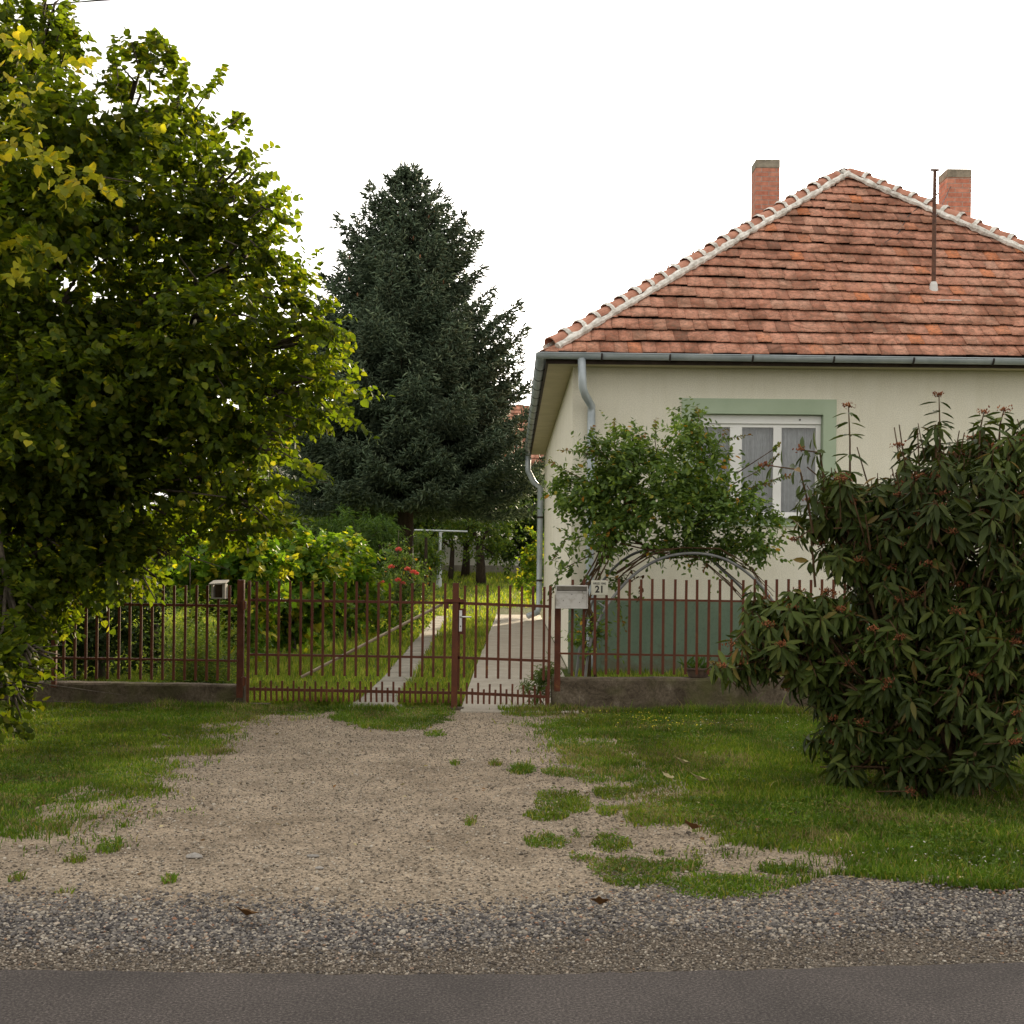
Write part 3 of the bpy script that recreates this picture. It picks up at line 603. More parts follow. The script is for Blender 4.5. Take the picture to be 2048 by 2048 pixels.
mb = MB(); mb.box(HX0+WT+.01, HX1-WT-.01, HY0+3.2, HY0+3.25, 0.1, ZT-.05); mb.box(HX0+WT+.01, HX1-WT-.01, HY0+WT+.01, HY0+3.2, 1.1, 1.15)
mb.box(HX0+WT+.01, HX1-WT-.01, HY0+WT+.01, HY0+3.2, ZT-.1, ZT-.05); mb.build('room', M['room'], house)
# soffit + fascia
mb = MB()
mb.box(EX0+.06, EX1-.06, EY0+.06, HY0-.002, ZT+.002, ZT+.03); mb.box(EX0+.06, HX0-.002, HY0, HY1, ZT+.002, ZT+.03); mb.box(HX1+.002, EX1-.06, HY0, HY1, ZT+.002, ZT+.03)
mb.build('soffit', M['soffit'], house)
mb = MB()
mb.box(EX0+.03, EX1-.03, EY0+.03, EY0+.058, ZT-.01, EZ-.02); mb.box(EX0+.03, EX0+.058, EY0+.06, EY1, ZT-.01, EZ-.02); mb.box(EX1-.058, EX1-.03, EY0+.06, EY1, ZT-.01, EZ-.02)
mb.build('fascia', M['fascia'], house)

# window
# surround: proud of the wall
mb = MB(); TX0, TX1, TZ0, TZ1 = 2.33, 4.47, 2.07, 3.83; yy0, yy1 = HY0-.028, HY0-.001
mb.box(TX0, WX0, yy0, yy1, TZ0, TZ1); mb.box(WX1, TX1, yy0, yy1, TZ0, TZ1); mb.box(WX0, WX1, yy0, yy1, WZ1, TZ1); mb.box(WX0, WX1, yy0, yy1, TZ0, WZ0)
mb.box(WX0, WX0+.004, HY0, HY0+.12, WZ0+.004, WZ1-.004); mb.box(WX1-.004, WX1, HY0, HY0+.12, WZ0+.004, WZ1-.004); mb.box(WX0+.004, WX1-.004, HY0, HY0+.12, WZ1-.004, WZ1-.001)
win = mb.build('window', M['green'], house); win['label'] = 'three part window with green plaster surround'
mb = MB(); mb.box(WX0-.0, WX1, HY0-.075, HY0+.1, WZ0+.002, WZ0+.022); child(mb, 'sill', M['white'], win, bevel=.004)
mb = MB(); fy0, fy1 = HY0+.10, HY0+.17; fx0, fx1, fz0, fz1 = WX0+.006, WX1-.006, WZ0+.024, WZ1-.006
mb.box(fx0, fx1, fy0-.03, fy1-.02, fz1-.12, fz1)                 # roller shutter box
mb.box(fx0, fx0+.07, fy0, fy1, fz0, fz1-.12); mb.box(fx1-.07, fx1, fy0, fy1, fz0, fz1-.12); mb.box(fx0+.07, fx1-.07, fy0, fy1, fz0, fz0+.07)
mb.box(fx0+.07, fx1-.07, fy0, fy1, fz1-.17, fz1-.12)
ms = [Xat(1471, 950, 19.5), Xat(1554, 950, 19.5)]; ww = [.085, .058]
for c_, w_ in zip(ms, ww): mb.box(c_-w_, c_+w_, fy0-.006, fy1, fz0+.07, fz1-.17)
for z_ in (fz0+.3, fz0+.9): mb.tube([(fx1-.045, fy0-.012, z_), (fx1-.045, fy0-.012, z_+.09)], .011, 8)
child(mb, 'frame', M['pvc'], win, bevel=.005)
mb = MB(); mb.tube([(fx1-.30, fy0-.045, fz1-.06), (fx1-.30, fy0-.028, fz1-.06)], .012, 8); child(mb, 'strap_guide', M['darkm'], win)
bounds = [fx0+.07]+[c_+s*w_ for c_, w_ in zip(ms, ww) for s in (-1, 1)]+[fx1-.07]
for i in range(3):
    a, b = bounds[2*i], bounds[2*i+1]
    mb = MB(); mb.add([(a, fy0+.03, fz0+.07), (b, fy0+.03, fz0+.07), (b, fy0+.03, fz1-.17), (a, fy0+.03, fz1-.17)], [(0, 1, 2, 3)]); child(mb, 'pane', M['glass'], win)
mb = MB(); nx_ = 260; xs_ = np.linspace(WX0+.0, WX1-.0, nx_)
yc = HY0+.26+.018*np.sin(xs_*85+np.sin(xs_*9)*3)+.012*np.sin(xs_*31)
vs = [(float(a), float(b), zz) for zz in (1.9, 3.6) for a, b in zip(xs_, yc)]
mb.add(vs, [(i, i+1, nx_+i+1, nx_+i) for i in range(nx_-1)]); child(mb, 'curtain', M['curtain'], win, smooth=True)
bx = Xat(1610, 1010, 19.6); mb = MB(); mb.box(bx-.13, bx+.09, HY0+.19, HY0+.215, 2.2, 2.42); child(mb, 'white_card', M['white'], win)

# roof
roof_b = MB()
A = [(EX0, EY0, EZ-.03), (EX1, EY0, EZ-.03), (EX1, EY1, EZ-.03), (EX0, EY1, EZ-.03), tuple(AP-Vector((0, 0, .05))), tuple(AP2-Vector((0, 0, .05)))]
roof_b.add(A, [(0, 1, 4), (1, 2, 5, 4), (2, 3, 5), (3, 0, 4, 5), (3, 2, 1, 0)])
roof = roof_b.build('roof', M['fascia'], house)
RL = Vector((0, 0, 0))
def tiles(c0, c1, apexL, apexR, name, pitch=.272, wid=.19, skew=.15, jit=1.0):
    """tiles on the plane through eave c0-c1 and up to apexL/apexR"""
    c0, c1, aL, aR = map(Vector, (c0, c1, apexL, apexR)); u = (c1-c0).normalized(); L = (c1-c0).length
    vv = (aL-c0); vv = (vv-u*vv.dot(u)); H = vv.length; v = vv.normalized(); nrm = u.cross(v)
    lu = (aL-c0).dot(u); ru = (aR-c0).dot(u)
    rows = int(H/pitch)+1; V = []
    for r in range(rows):
        v0 = r*pitch-.04; off = (wid/2 if r % 2 else 0)+random.uniform(-.02, .02)
        wave = [random.uniform(-.014, .014)*jit for _ in range(12)]
        ncol = int(L/wid)+2
        for c_ in range(-1, ncol):
            ua = c_*wid+off; ub = ua+wid*.985
            um = (ua+ub)/2; s = -skew*(v0/H)*(um-L/2)+wave[int(um/L*10) % 11]
            j = random.uniform(-.010, .010)*jit; lift = .050+random.uniform(-.008, .010)*jit
            tl = random.uniform(-.004, .004)*jit
            pts = []
            for (vq, lf) in ((v0+s+j, lift), (v0+s+j+pitch+.05, .004)):
                vq = max(min(vq, H-.005), -.06)
                lo = lu*max(vq, 0)/H; hi = L-(L-ru)*max(vq, 0)/H
                for uq, tt in ((ua, tl), (ub, -tl)):
                    uc = min(max(uq, lo), hi)
                    for th in (0, .013):
                        pts.append(c0+u*uc+v*vq+nrm*(lf+tt+th))
            if (pts[2]-pts[0]).length < .01 and (pts[6]-pts[4]).length < .01: continue
            V += pts
    V = np.array([tuple(p) for p in V])
    # order per tile: lo-ua-bot, lo-ua-top, lo-ub-bot, lo-ub-top, hi-ua-bot, hi-ua-top, hi-ub-bot, hi-ub-top
    fs = [(1, 3, 7, 5), (0, 2, 3, 1), (0, 1, 5, 4), (2, 6, 7, 3)]
    o = np_mesh(name, V, fs, 8, [M['tile']]); o.parent = roof; return o
tiles((EX0, EY0, EZ), (EX1, EY0, EZ), AP, AP, 'roof_tiles')
tiles((EX0, EY1, EZ), (EX0, EY0, EZ), AP2, AP, 'roof_tiles', skew=0)
tiles((EX1, EY0, EZ), (EX1, EY1, EZ), AP, AP2, 'roof_tiles', skew=0)
tiles((EX1, EY1, EZ), (EX0, EY1, EZ), AP2, AP2, 'roof_tiles', skew=0)
# hip and ridge caps
mort = MB()
def caps(a, b, step, flare_up=True):
    a, b = Vector(a), Vector(b); d = (b-a); L = d.length; d.normalize(); n_ = int(L/step)
    side = d.cross(Vector((0, 0, 1))).normalized(); up = side.cross(d).normalized()
    for i in range(n_):
        p0 = a+d*(i*step); m_ = MB(); K = 8; vs = []
        jl = random.uniform(-.008, .008)
        for (t, r_, lift) in ((0, .118, .022), (.06, .113, .020), (step+.05, .100, .0)):
            for th in (0, .018):
                for k in range(K+1):
                    an = math.pi*(k/K)*1.0; q = p0+d*t+side*math.cos(an)*(r_-th)+up*(math.sin(an)*(r_-th)*.85+lift+.02+jl)
                    vs.append(q)
        W_ = K+1; fs = []
        for s in range(2):
            for k in range(K):
                o0 = s*2*W_; o1 = (s+1)*2*W_
                fs.append((o0+k, o0+k+1, o1+k+1, o1+k)); fs.append((o0+W_+k+1, o0+W_+k, o1+W_+k, o1+W_+k+1))
        for k in range(K): fs.append((k+1, k, W_+k, W_+k+1))
        m_.add(vs, fs); child(m_, 'ridge_tile', M['ridge'], roof)
        # mortar collar around the joint
        if i:
            vs = []; K2 = 10
            for t in (-.035, 0, .035):
                for k in range(K2+1):
                    an = math.pi*k/K2; r_ = (.133 if t == 0 else .120)+random.uniform(-.006, .010)
                    vs.append(p0+d*(t+random.uniform(-.006, .006)+.0)+side*math.cos(an)*r_+up*(math.sin(an)*r_*.85+.044))
            W2 = K2+1
            mort.add(vs, [(s*W2+k, s*W2+k+1, (s+1)*W2+k+1, (s+1)*W2+k) for s in range(2) for k in range(K2)])
        # bedding mortar both sides
    for sg in (-1, 1):
        pts = []; n2 = int(L/.07); rr = []
        for j in range(n2+1):
            pts.append(a+d*(L*j/n2)+side*sg*(.125+random.uniform(-.014, .014))+up*(.0+random.uniform(-.008, .008))); rr.append(.046+random.uniform(-.012, .014))
        mort.tube(pts, rr, 7)
caps((EX0+.10, EY0+.08, EZ+.09), AP+Vector((0, 0, .03)), .30)
caps((EX1-.02, EY0+.02, EZ+.03), AP+Vector((0, 0, .03)), .30)
caps(AP2+Vector((0, 0, .04)), AP+Vector((0, 0, .04)), .32)
child(mort, 'ridge_mortar', M['mortar'], roof, smooth=False)

def chimney(x0, x1, y0, zb, zt):
    d = x1-x0+.06; m_ = MB(); m_.box(x0, x1, y0, y0+d, zb, zt-.15); c_ = m_.build('chimney', M['brick'], house)
    m_ = MB(); m_.box(x0-.006, x1+.006, y0-.006, y0+d+.006, zt-.148, zt); child(m_, 'cap', M['cap'], c_, bevel=.01)
    m_ = MB(); m_.box(x0+.09, x1-.09, y0+.09, y0+d-.09, zt+.001, zt+.004); child(m_, 'flue', M['darkm'], c_)
    m_ = MB(); k = 12
    pts = [(x0-.03+random.uniform(-.01, .01)+(x1-x0+.06)*i/k, y0-.03, zb+.30*0+.02*random.random()+.55) for i in range(k+1)]
    return c_
chimney(4.03, 4.43, 23.5, 6.3, 8.33)
chimney(7.24, 7.65, 23.5, 6.3, 8.20)

# antenna mast
def roof_front(x, v_z):  # y on the hip face at height z
    return EY0+(v_z-EZ)*4/3.56
mz = Zat(1867, 590, 20.4); my = roof_front(0, mz); mx = Xat(1867, 590, my); mzt = Zat(1860, 340, my)
m_ = MB(); m_.tube([(mx, my, mz), (mx-.0, my, mzt)], [.032, .026], 10); mast = m_.build('antenna_mast', M['mast'], house)
m_ = MB(); m_.tube([(mx, my, mz-.05), (mx, my, mz+.12), (mx, my, mz+.16)], [.075, .055, .04], 12); child(m_, 'sleeve', M['white'], mast)
m_ = MB(); m_.tube([(mx-.04, my, mzt-.42), (mx+.07, my+.05, mzt-.32)], .012, 6); child(m_, 'clamp', M['mast'], mast)
m_ = MB(); m_.tube([(mx-.06, my, mzt+.0), (mx+.06, my, mzt+.0)], .02, 6); child(m_, 'top_cap', M['mast'], mast)
gy = roof_front(0, mz-.17); m_ = MB(); m_.box(mx-.02, mx+.32, gy-.075, gy-.02, mz-.16, mz-.145); child(m_, 'flashing_strip', M['white'], mast)
# thin stay wire
m_ = MB(); m_.tube([(mx, my, mzt-.4), (mx+.35, my+1.2, mzt-.45), (7.3, 23.48, 7.9)], .006, 5); child(m_, 'wire', M['cable'], mast)
lw = [P(1775, 480, 21.0), P(1805, 460, 21.2), P(1825, 425, 21.6), P(1845, 408, 21.9)]
m_ = MB(); m_.tube([(p.x, roof_front(0, p.z)-.07, p.z) for p in lw], .006, 5); child(m_, 'wire', M['cable'], mast)

# gutters: open half round
def gutter(a, b, r_, nseg, label=None):
    a, b = Vector(a), Vector(b); d = (b-a).normalized(); side = d.cross(Vector((0, 0, 1))).normalized(); K = 10; m_ = MB(); vs = []
    for p in (a, b):
        for rr in (r_, r_-.006):
            for k in range(K+1):
                an = math.pi+math.pi*k/K; vs.append(p+side*math.cos(an)*rr+Vector((0, 0, math.sin(an)*rr)))
    W_ = K+1; fs = []
    for k in range(K): fs += [(k, k+1, 2*W_+k+1, 2*W_+k), (W_+k+1, W_+k, 3*W_+k, 3*W_+k+1)]
    fs += [(0, 2*W_, 3*W_, W_), (K, W_+K, 3*W_+K, 2*W_+K)]
    for k in range(K): fs += [(k, W_+k, W_+k+1, k+1), (2*W_+k+1, 3*W_+k+1, 3*W_+k, 2*W_+k)]
    m_.add(vs, fs)
    for s in (-1, 1): m_.tube([a+side*s*(r_+.002), b+side*s*(r_+.002)], .008, 6)
    g_ = m_.build('gutter', M['zinc'], house, smooth=True)
    return g_, d, side
def brackets(g_, a, d, side, ts, r_):
    a = Vector(a)
    for t in ts:
        m_ = MB(); K = 10; vs = []
        for off in (-.013, .013):
            for rr in (r_+.004, r_+.011):
                for k in range(K+1):
                    an = math.pi+math.pi*k/K; vs.append(a+d*(t+off)+side*math.cos(an)*rr+Vector((0, 0, math.sin(an)*rr)))
        W_ = K+1; fs = []
        for k in range(K): fs += [(W_+k, W_+k+1, 3*W_+k+1, 3*W_+k), (W_+k+1, W_+k, k, k+1), (3*W_+k, 3*W_+k+1, 2*W_+k+1, 2*W_+k)]
        m_.add(vs, fs); child(m_, 'gutter_bracket', M['darkm'], g_)
GR = .075; gz0 = EZ-.015
a = (EX0-.10, EY0-.075, gz0); b = (EX1+.1, EY0-.075, gz0-.03)
g_, d, s = gutter(a, b, GR, 0)
bx_ = [Xat(q, 720, EY0-.075)-a[0] for q in (1203, 1339, 1504, 1666, 1825, 1984)]
brackets(g_, a, d, s, bx_+[bx_[-1]+1.1, bx_[-1]+2.2], GR)
a = (EX0-.03, EY0-.1, gz0); b = (EX0-.03, EY1, gz0-.03)
g_, d, s = gutter(a, b, GR, 0); brackets(g_, a, d, s, [1.2+1.15*i for i in range(14)], GR)
a = (EX1+.03, EY0-.1, gz0-.03); b = (EX1+.03, EY1, gz0-.03)
gutter(a, b, GR, 0)
# downpipes
PY = HY0-.09
top_ = P(1163, 728, EY0-.075); k1 = P(1168, 775, EY0-.05); k2 = P(1183, 812, PY); btm = P(1179, 1345, PY)
xk = k2.x
m_ = MB(); m_.tube([(top_.x, EY0-.075, gz0-.06), (top_.x+.02, EY0-.06, k1.z), (top_.x+.06, EY0-.0, k1.z-.10), (xk, PY, k2.z), (xk, PY, k2.z-.1), (xk, PY, .25), (xk, PY, .06)], .055, 12, mi=0)
dp = m_.build('downpipe', M['zinc'], house, smooth=True)
m_ = MB(); zc = Zat(1175, 908, PY); m_.tube([(xk, PY, zc-.02), (xk, PY, zc+.02)], .062, 14); m_.box(xk-.09, xk-.06, PY-.012, PY+.085, zc-.018, zc+.018); m_.box(xk+.06, xk+.10, PY-.012, PY+.085, zc-.018, zc+.018); child(m_, 'pipe_clamp', M['darkm'], dp)
m_ = MB(); m_.tube([(xk, PY, zc-1.8), (xk, PY, zc-1.76)], .062, 14); child(m_, 'pipe_clamp', M['darkm'], dp)
# rear side downpipe
ry = 35.5; rx = .70
m_ = MB(); m_.tube([(EX0-.03, ry, gz0-.07), (EX0-.03, ry, gz0-.55), (EX0+.12, ry, gz0-.85), (rx, ry, gz0-1.0), (rx, ry, .35), (rx-.04, ry-.05, .22), (rx-.28, ry-.25, .13)], .075, 12)
dp2 = m_.build('downpipe', M['zinc'], house, smooth=True)
for z_ in (1.0, 2.6): 
    m_ = MB(); m_.tube([(rx, ry, z_), (rx, ry, z_+.05)], .085, 12); child(m_, 'pipe_clamp', M['darkm'], dp2)

# ================================================================== LOW WALLS + FENCE
FY = 14.62          # picket plane; low walls 14.7 - 14.95
def low_wall(name, x0, x1, z0, z1, label):
    m_ = MB(); n_ = int((x1-x0)/.12); vs = []
    prof = [(-.02, 0), (-.012, .5), (0, .93), (.02, 1.0), (.20, 1.01), (.24, .97), (.25, 0)]
    for i in range(n_+1):
        x = x0+(x1-x0)*i/n_; zt = z0+(z1-z0)*i/n_+random.uniform(-.004, .004)
        for (py_, pz) in prof: vs.append((x+(random.uniform(-.004, .004)), 14.7+py_+random.uniform(-.006, .006), -.03+(zt+.03)*pz))
    K = len(prof)
    m_.add(vs, [(i*K+k, (i+1)*K+k, (i+1)*K+k+1, i*K+k+1) for i in range(n_) for k in range(K-1)])
    m_.add([vs[k] for k in range(K)], [tuple(range(K))]); m_.add([vs[n_*K+k] for k in range(K)], [tuple(range(K-1, -1, -1))])
    o = m_.build(name, M['lowwall']); tag(o, label, 'wall'); return o
LWX = Xat(487, 1400, 14.7); RWX = Xat(1103, 1400, 14.7)
low_wall('low_wall', -7.5, LWX, Zat(115, 1363, 14.7), Zat(485, 1371, 14.7), 'low weathered concrete wall under the left fence beneath the tree')
low_wall('low_wall', RWX, 8.5, Zat(1105, 1357, 14.7), Zat(1700, 1359, 14.7)+.06, 'low stained concrete wall right of the gates before the house')

picket_me = {}
def bar_obj(name, a, b, w_, parent, d=None, mat='rust'):
    """flat bar from a to b"""
    a, b = Vector(a), Vector(b); d = d or w_; m_ = MB(); t = (b-a).normalized()
    if abs(t.z) > .7: s = Vector((1, 0, 0)); q = Vector((0, 1, 0))
    else: s = Vector((0, 0, 1)); q = Vector((0, 1, 0))
    vs = [p+s*i*w_/2+q*j*d/2 for p in (a, b) for i, j in ((-1, -1), (1, -1), (1, 1), (-1, 1))]
    m_.add(vs, [(0, 3, 2, 1), (4, 5, 6, 7), (0, 1, 5, 4), (1, 2, 6, 5), (2, 3, 7, 6), (3, 0, 4, 7)])
    o = m_.build(name, M[mat], parent); return o
def picket(px, pt_, pb, parent, w_=.027, Y=FY, name='picket'):
    a = P(px, pb, Y); b = P(px, pt_, Y); x = a.x; j = random.uniform(-.004, .004)
    return bar_obj(name, (x, Y, a.z), (x+j, Y, b.z+random.uniform(-.006, .006)), w_, parent, .012)

# left fence
fl = thing('picket_fence', 'red brown metal picket fence on low wall beneath the big leafy tree', 'fence', (LWX-.5, FY, 0))
xs_ = [457-22*i for i in range(0, 33)]
for i, q in enumerate(xs_):
    t_ = 1172 if i not in (1,) else 1170
    if i % 13 == 2 and i > 3: pass
    picket(q, 1171-i*.1, 1362-i*.35, fl)
bar_obj('rail', (-7.5, FY+.018, Zat(200, 1205, FY)), (Xat(474, 1211, FY), FY+.018, Zat(474, 1212, FY)), .026, fl, .02)
bar_obj('rail', (-7.5, FY+.018, Zat(200, 1313, FY)), (Xat(474, 1322, FY), FY+.018, Zat(474, 1322, FY)), .022, fl, .02)
a = P(108, 1365, FY+.04); bar_obj('post', (a.x, FY+.04, a.z-.05), (a.x, FY+.04, P(108, 1150, FY).z), .05, fl)
a = P(479, 1372, FY+.06); bar_obj('post', (a.x, FY+.10, .1), (a.x, FY+.10, P(480, 1160, FY).z), .068, fl)
# right fence
fr = thing('picket_fence', 'red brown metal picket fence on low wall before the rose arch', 'fence', (RWX+.5, FY, 0))
pxs = [1050+q/2.76 for q in (258, 320, 383, 447, 512, 573, 635, 697, 760, 823, 885, 947, 1010, 1073, 1137)]
while pxs[-1] < 2200: pxs.append(pxs[-1]+22.6)
for q in pxs: picket(q, 1159, 1349 if q > 1170 else 1352, fr)
bar_obj('rail', (Xat(1118, 1196, FY), FY+.018, Zat(1118, 1197, FY)), (6.2, FY+.018, Zat(1500, 1199, FY)-.04), .022, fr, .02)
bar_obj('rail', (Xat(1118, 1307, FY), FY+.018, Zat(1118, 1307, FY)), (6.2, FY+.018, Zat(1500, 1310, FY)-.04), .020, fr, .02)
a = P(1115, 1355, FY); bar_obj('post', (a.x, FY+.10, .2), (a.x, FY+.10, P(1118, 1190, FY).z), .064, fr)

# wide gate leaf
gl = thing('driveway_gate', 'wide red brown picket gate leaf with thin diagonal brace', 'gate', (Xat(700, 1400, FY), FY, 0))
x0 = 505.0
for i in range(18): 
    q = 512+22.15*i; picket(q, 1162+i*.25, 1350+i*.25, gl, .026)
bar_obj('frame_bar', P(495, 1410, FY), P(499, 1162, FY), .030, gl, .03)
bar_obj('rail', P(497, 1200, FY+.02), P(908, 1206, FY+.02), .027, gl, .02)
bar_obj('rail', P(496, 1309, FY+.02), P(908, 1315, FY+.02), .024, gl, .02)
bar_obj('bottom_rail', P(496, 1378, FY+.02), P(908, 1386, FY+.02), .030, gl, .02)
for i in range(36):
    q = 509+11.1*i; tall = i % 2 == 1; picket(q, (1361 if tall else 1372)+i*.12, 1401+i*.14, gl, .021, name='short_picket')
m_ = MB(); m_.tube([P(603, 1354, FY+.05), P(885, 1208, FY+.05)], .015, 8); m_.build('diagonal_brace', M['brace'], gl)
for yy_ in (1210, 1362):
    m_ = MB(); a = P(489, yy_, FY+.05); m_.box(a.x-.03, a.x+.02, FY+.0, FY+.07, a.z-.04, a.z+.04); m_.tube([(a.x, FY-.008, a.z-.05), (a.x, FY-.008, a.z+.05)], .014, 8); m_.build('hinge', M['rust'], gl)
m_ = MB(); a = P(888, 1202, FY); b = P(930, 1202, FY); m_.box(a.x, b.x, FY-.045, FY-.014, a.z-.010, a.z+.022); m_.box(a.x+.0, a.x+.05, FY-.03, FY-.01, a.z-.08, a.z-.01); m_.build('latch', M['rust'], gl)
# centre post
gp = thing('gate_post', 'square red brown gate post standing between both gate leaves', 'post', (Xat(910, 1415, FY), FY, 0))
a = P(908, 1414, FY); b = P(912, 1166, FY); bar_obj('post', (a.x, FY, 0), (b.x, FY, b.z), .064, gp)
m_ = MB(); m_.box(a.x-.10, a.x+.10, FY-.07, FY+.07, -.01, .03); m_.build('footing', M['lowwall'], gp)
# pedestrian gate
gr = thing('garden_gate', 'narrow red brown picket gate with lever handle and lock plate', 'gate', (Xat(1005, 1400, FY), FY, 0))
for i in range(8):
    q = 928+22.7*i; picket(q, 1170+i*.4, 1355+i*.8, gr, .026)
bar_obj('frame_bar', P(1096, 1414, FY), P(1101, 1172, FY), .030, gr, .03)
bar_obj('frame_bar', P(917, 1380, FY+.02), P(919, 1195, FY+.02), .020, gr, .02)
bar_obj('rail', P(912, 1206, FY+.02), P(1099, 1213, FY+.02), .030, gr, .02)
bar_obj('rail', P(912, 1315, FY+.02), P(1097, 1322, FY+.02), .027, gr, .02)
bar_obj('bottom_rail', P(912, 1385, FY+.02), P(1096, 1394, FY+.02), .030, gr, .02)
for i in range(16):
    q = 922+11.35*i; tall = i % 2 == 1; picket(q, (1365 if tall else 1376)+i*.4, 1407+i*.25, gr, .021, name='short_picket')
a = P(921, 1242, FY-.02); m_ = MB(); m_.box(a.x-.018, a.x+.035, FY+.0, FY+.03, a.z-.14, a.z+.13); m_.build('lock_case', M['rust'], gr)
m_ = MB(); m_.box(a.x-.016, a.x+.016, FY-.012, FY-.002, a.z-.11, a.z+.11); plate = m_.build('lock_plate', M['chrome'], gr, bevel=.003)
m_ = MB(); m_.tube([(a.x, FY-.010, a.z-.055), (a.x, FY-.014, a.z-.055)], .008, 8); child(m_, 'keyhole', M['darkm'], plate)
m_ = MB(); m_.tube([(a.x, FY-.012, a.z+.045), (a.x, FY-.05, a.z+.045), (a.x+.02, FY-.055, a.z+.046), (a.x+.115, FY-.055, a.z+.044)], .009, 8); m_.build('handle', M['chrome'], gr, smooth=True)

# wall end post stub by the left wall
m_ = MB(); g = G(510, 1412); m_.box(g[0]-.12, g[0]+.16, g[1]-.05, g[1]+.06, -.01, .03); o = m_.build('threshold_block', M['lowwall'], bevel=.006); tag(o, 'small flat mossy concrete block at the foot of the left gate hinge', 'block')

# white letterbox
a = P(1111, 1217, FY-.12); b = P(1176, 1171, FY-.12)
lb = thing('letterbox', 'white enamelled metal letterbox fixed on the post beside the narrow gate', 'letterbox', (a.x, FY-.1, a.z))
m_ = MB(); y0_, y1_ = FY-.14, FY-.02; t_ = .012
m_.box(a.x, b.x, y1_-.005, y1_, a.z, b.z); m_.box(a.x, a.x+t_, y0_, y1_-.005, a.z, b.z); m_.box(b.x-t_, b.x, y0_, y1_-.005, a.z, b.z)
m_.box(a.x+t_, b.x-t_, y0_, y1_-.005, b.z-t_, b.z); m_.box(a.x+t_, b.x-t_, y0_, y1_-.005, a.z, a.z+t_)
m_.build('body', M['whited'], lb, bevel=.003)
m_ = MB(); zf = b.z-.075
m_.add([(a.x+t_, y0_+.006, a.z+t_), (b.x-t_, y0_+.006, a.z+t_), (b.x-t_, y0_+.02, zf), (a.x+t_, y0_+.02, zf)], [(0, 1, 2, 3)]); m_.box(a.x+t_, b.x-t_, y0_+.012, y0_+.026, zf, zf+.014)
m_.build('front_panel', M['whited'], lb)
m_ = MB(); m_.add([(a.x+t_, y0_+.05, zf+.014), (b.x-t_, y0_+.05, zf+.014), (b.x-t_, y0_+.012, b.z-t_), (a.x+t_, y0_+.012, b.z-t_)], [(0, 1, 2, 3)]); m_.build('slot_flap', M['greyw'], lb)
for fx, fz in ((.24, .36), (.5, .62), (.84, .46), (.74, .28), (.82, .73)):
    m_ = MB(); xx = a.x+(b.x-a.x)*fx; zz = a.z+(b.z-a.z)*fz; m_.tube([(xx, y0_+.02, zz), (xx, y0_-.0, zz)], .0045, 6); m_.build('rivet', M['darkm'], lb)

# number plate
a = P(1182, 1190, FY-.03); b = P(1216, 1161, FY-.03)
sg = thing('house_number_sign', 'small cream enamel house number plate reading 21 above the letterbox', 'sign', (a.x, FY-.03, a.z))
m_ = MB(); m_.box(a.x, b.x, FY-.034, FY-.026, a.z, b.z); m_.build('plate', M['plate'], sg, bevel=.003)
def text(body, size, x, z, y, parent, off=0, sx=1):
    cu = bpy.data.curves.new('t', 'FONT'); cu.body = body; cu.size = size; cu.align_x = 'CENTER'; cu.align_y = 'CENTER'; cu.extrude = .0008; cu.offset = off
    to = bpy.data.objects.new('t', cu); SC.collection.objects.link(to); bpy.context.view_layer.update()
    me = bpy.data.meshes.new_from_object(to.evaluated_get(bpy.context.evaluated_depsgraph_get())); bpy.data.objects.remove(to)
    me.materials.clear(); me.materials.append(M['ink'])
    o = bpy.data.objects.new('lettering', me); link(o, parent); o.location = Vector((x, y, z))-Vector(parent.location); o.rotation_euler = (math.pi/2, 0, 0); o.scale = (sx, 1, 1)
    return o
cxs = (a.x+b.x)/2
text('21', .098, cxs, a.z+.058, FY-.0355, sg, .0035, .95)
text('HRSZ: 1042', .030, cxs, b.z-.033, FY-.0355, sg, .0006, .92)

# left wooden letterbox
a = P(426, 1197, FY-.05); b = P(454, 1168, FY-.05)
wb = thing('letterbox', 'small grey board letterbox with slanted lid and open front on the left fence', 'letterbox', (a.x, FY, a.z))
m_ = MB(); d0, d1 = FY-.15, FY-.016
m_.box(a.x, a.x+.02, d0, d1, a.z, b.z); m_.box(b.x-.028, b.x, d0, d1, a.z, b.z); m_.box(a.x+.02, b.x-.028, d0, d1, a.z, a.z+.012); m_.build('body', M['greyw'], wb)
m_ = MB(); m_.box(a.x+.02, b.x-.028, d1-.02, d1-.008, a.z+.012, b.z); m_.build('back_board', M['browni'], wb)
m_ = MB(); vs = [(a.x-.02, d0-.03, b.z-.012), (b.x+.012, d0-.03, b.z+.002), (b.x+.012, d1+.01, b.z+.030), (a.x-.005, d1+.01, b.z+.022)]
m_.add(vs+[(x, y, z+.014) for x, y, z in vs], [(3, 2, 1, 0), (4, 5, 6, 7), (0, 1, 5, 4), (1, 2, 6, 5), (2, 3, 7, 6), (3, 0, 4, 7)]); m_.build('lid', M['greyw'], wb)

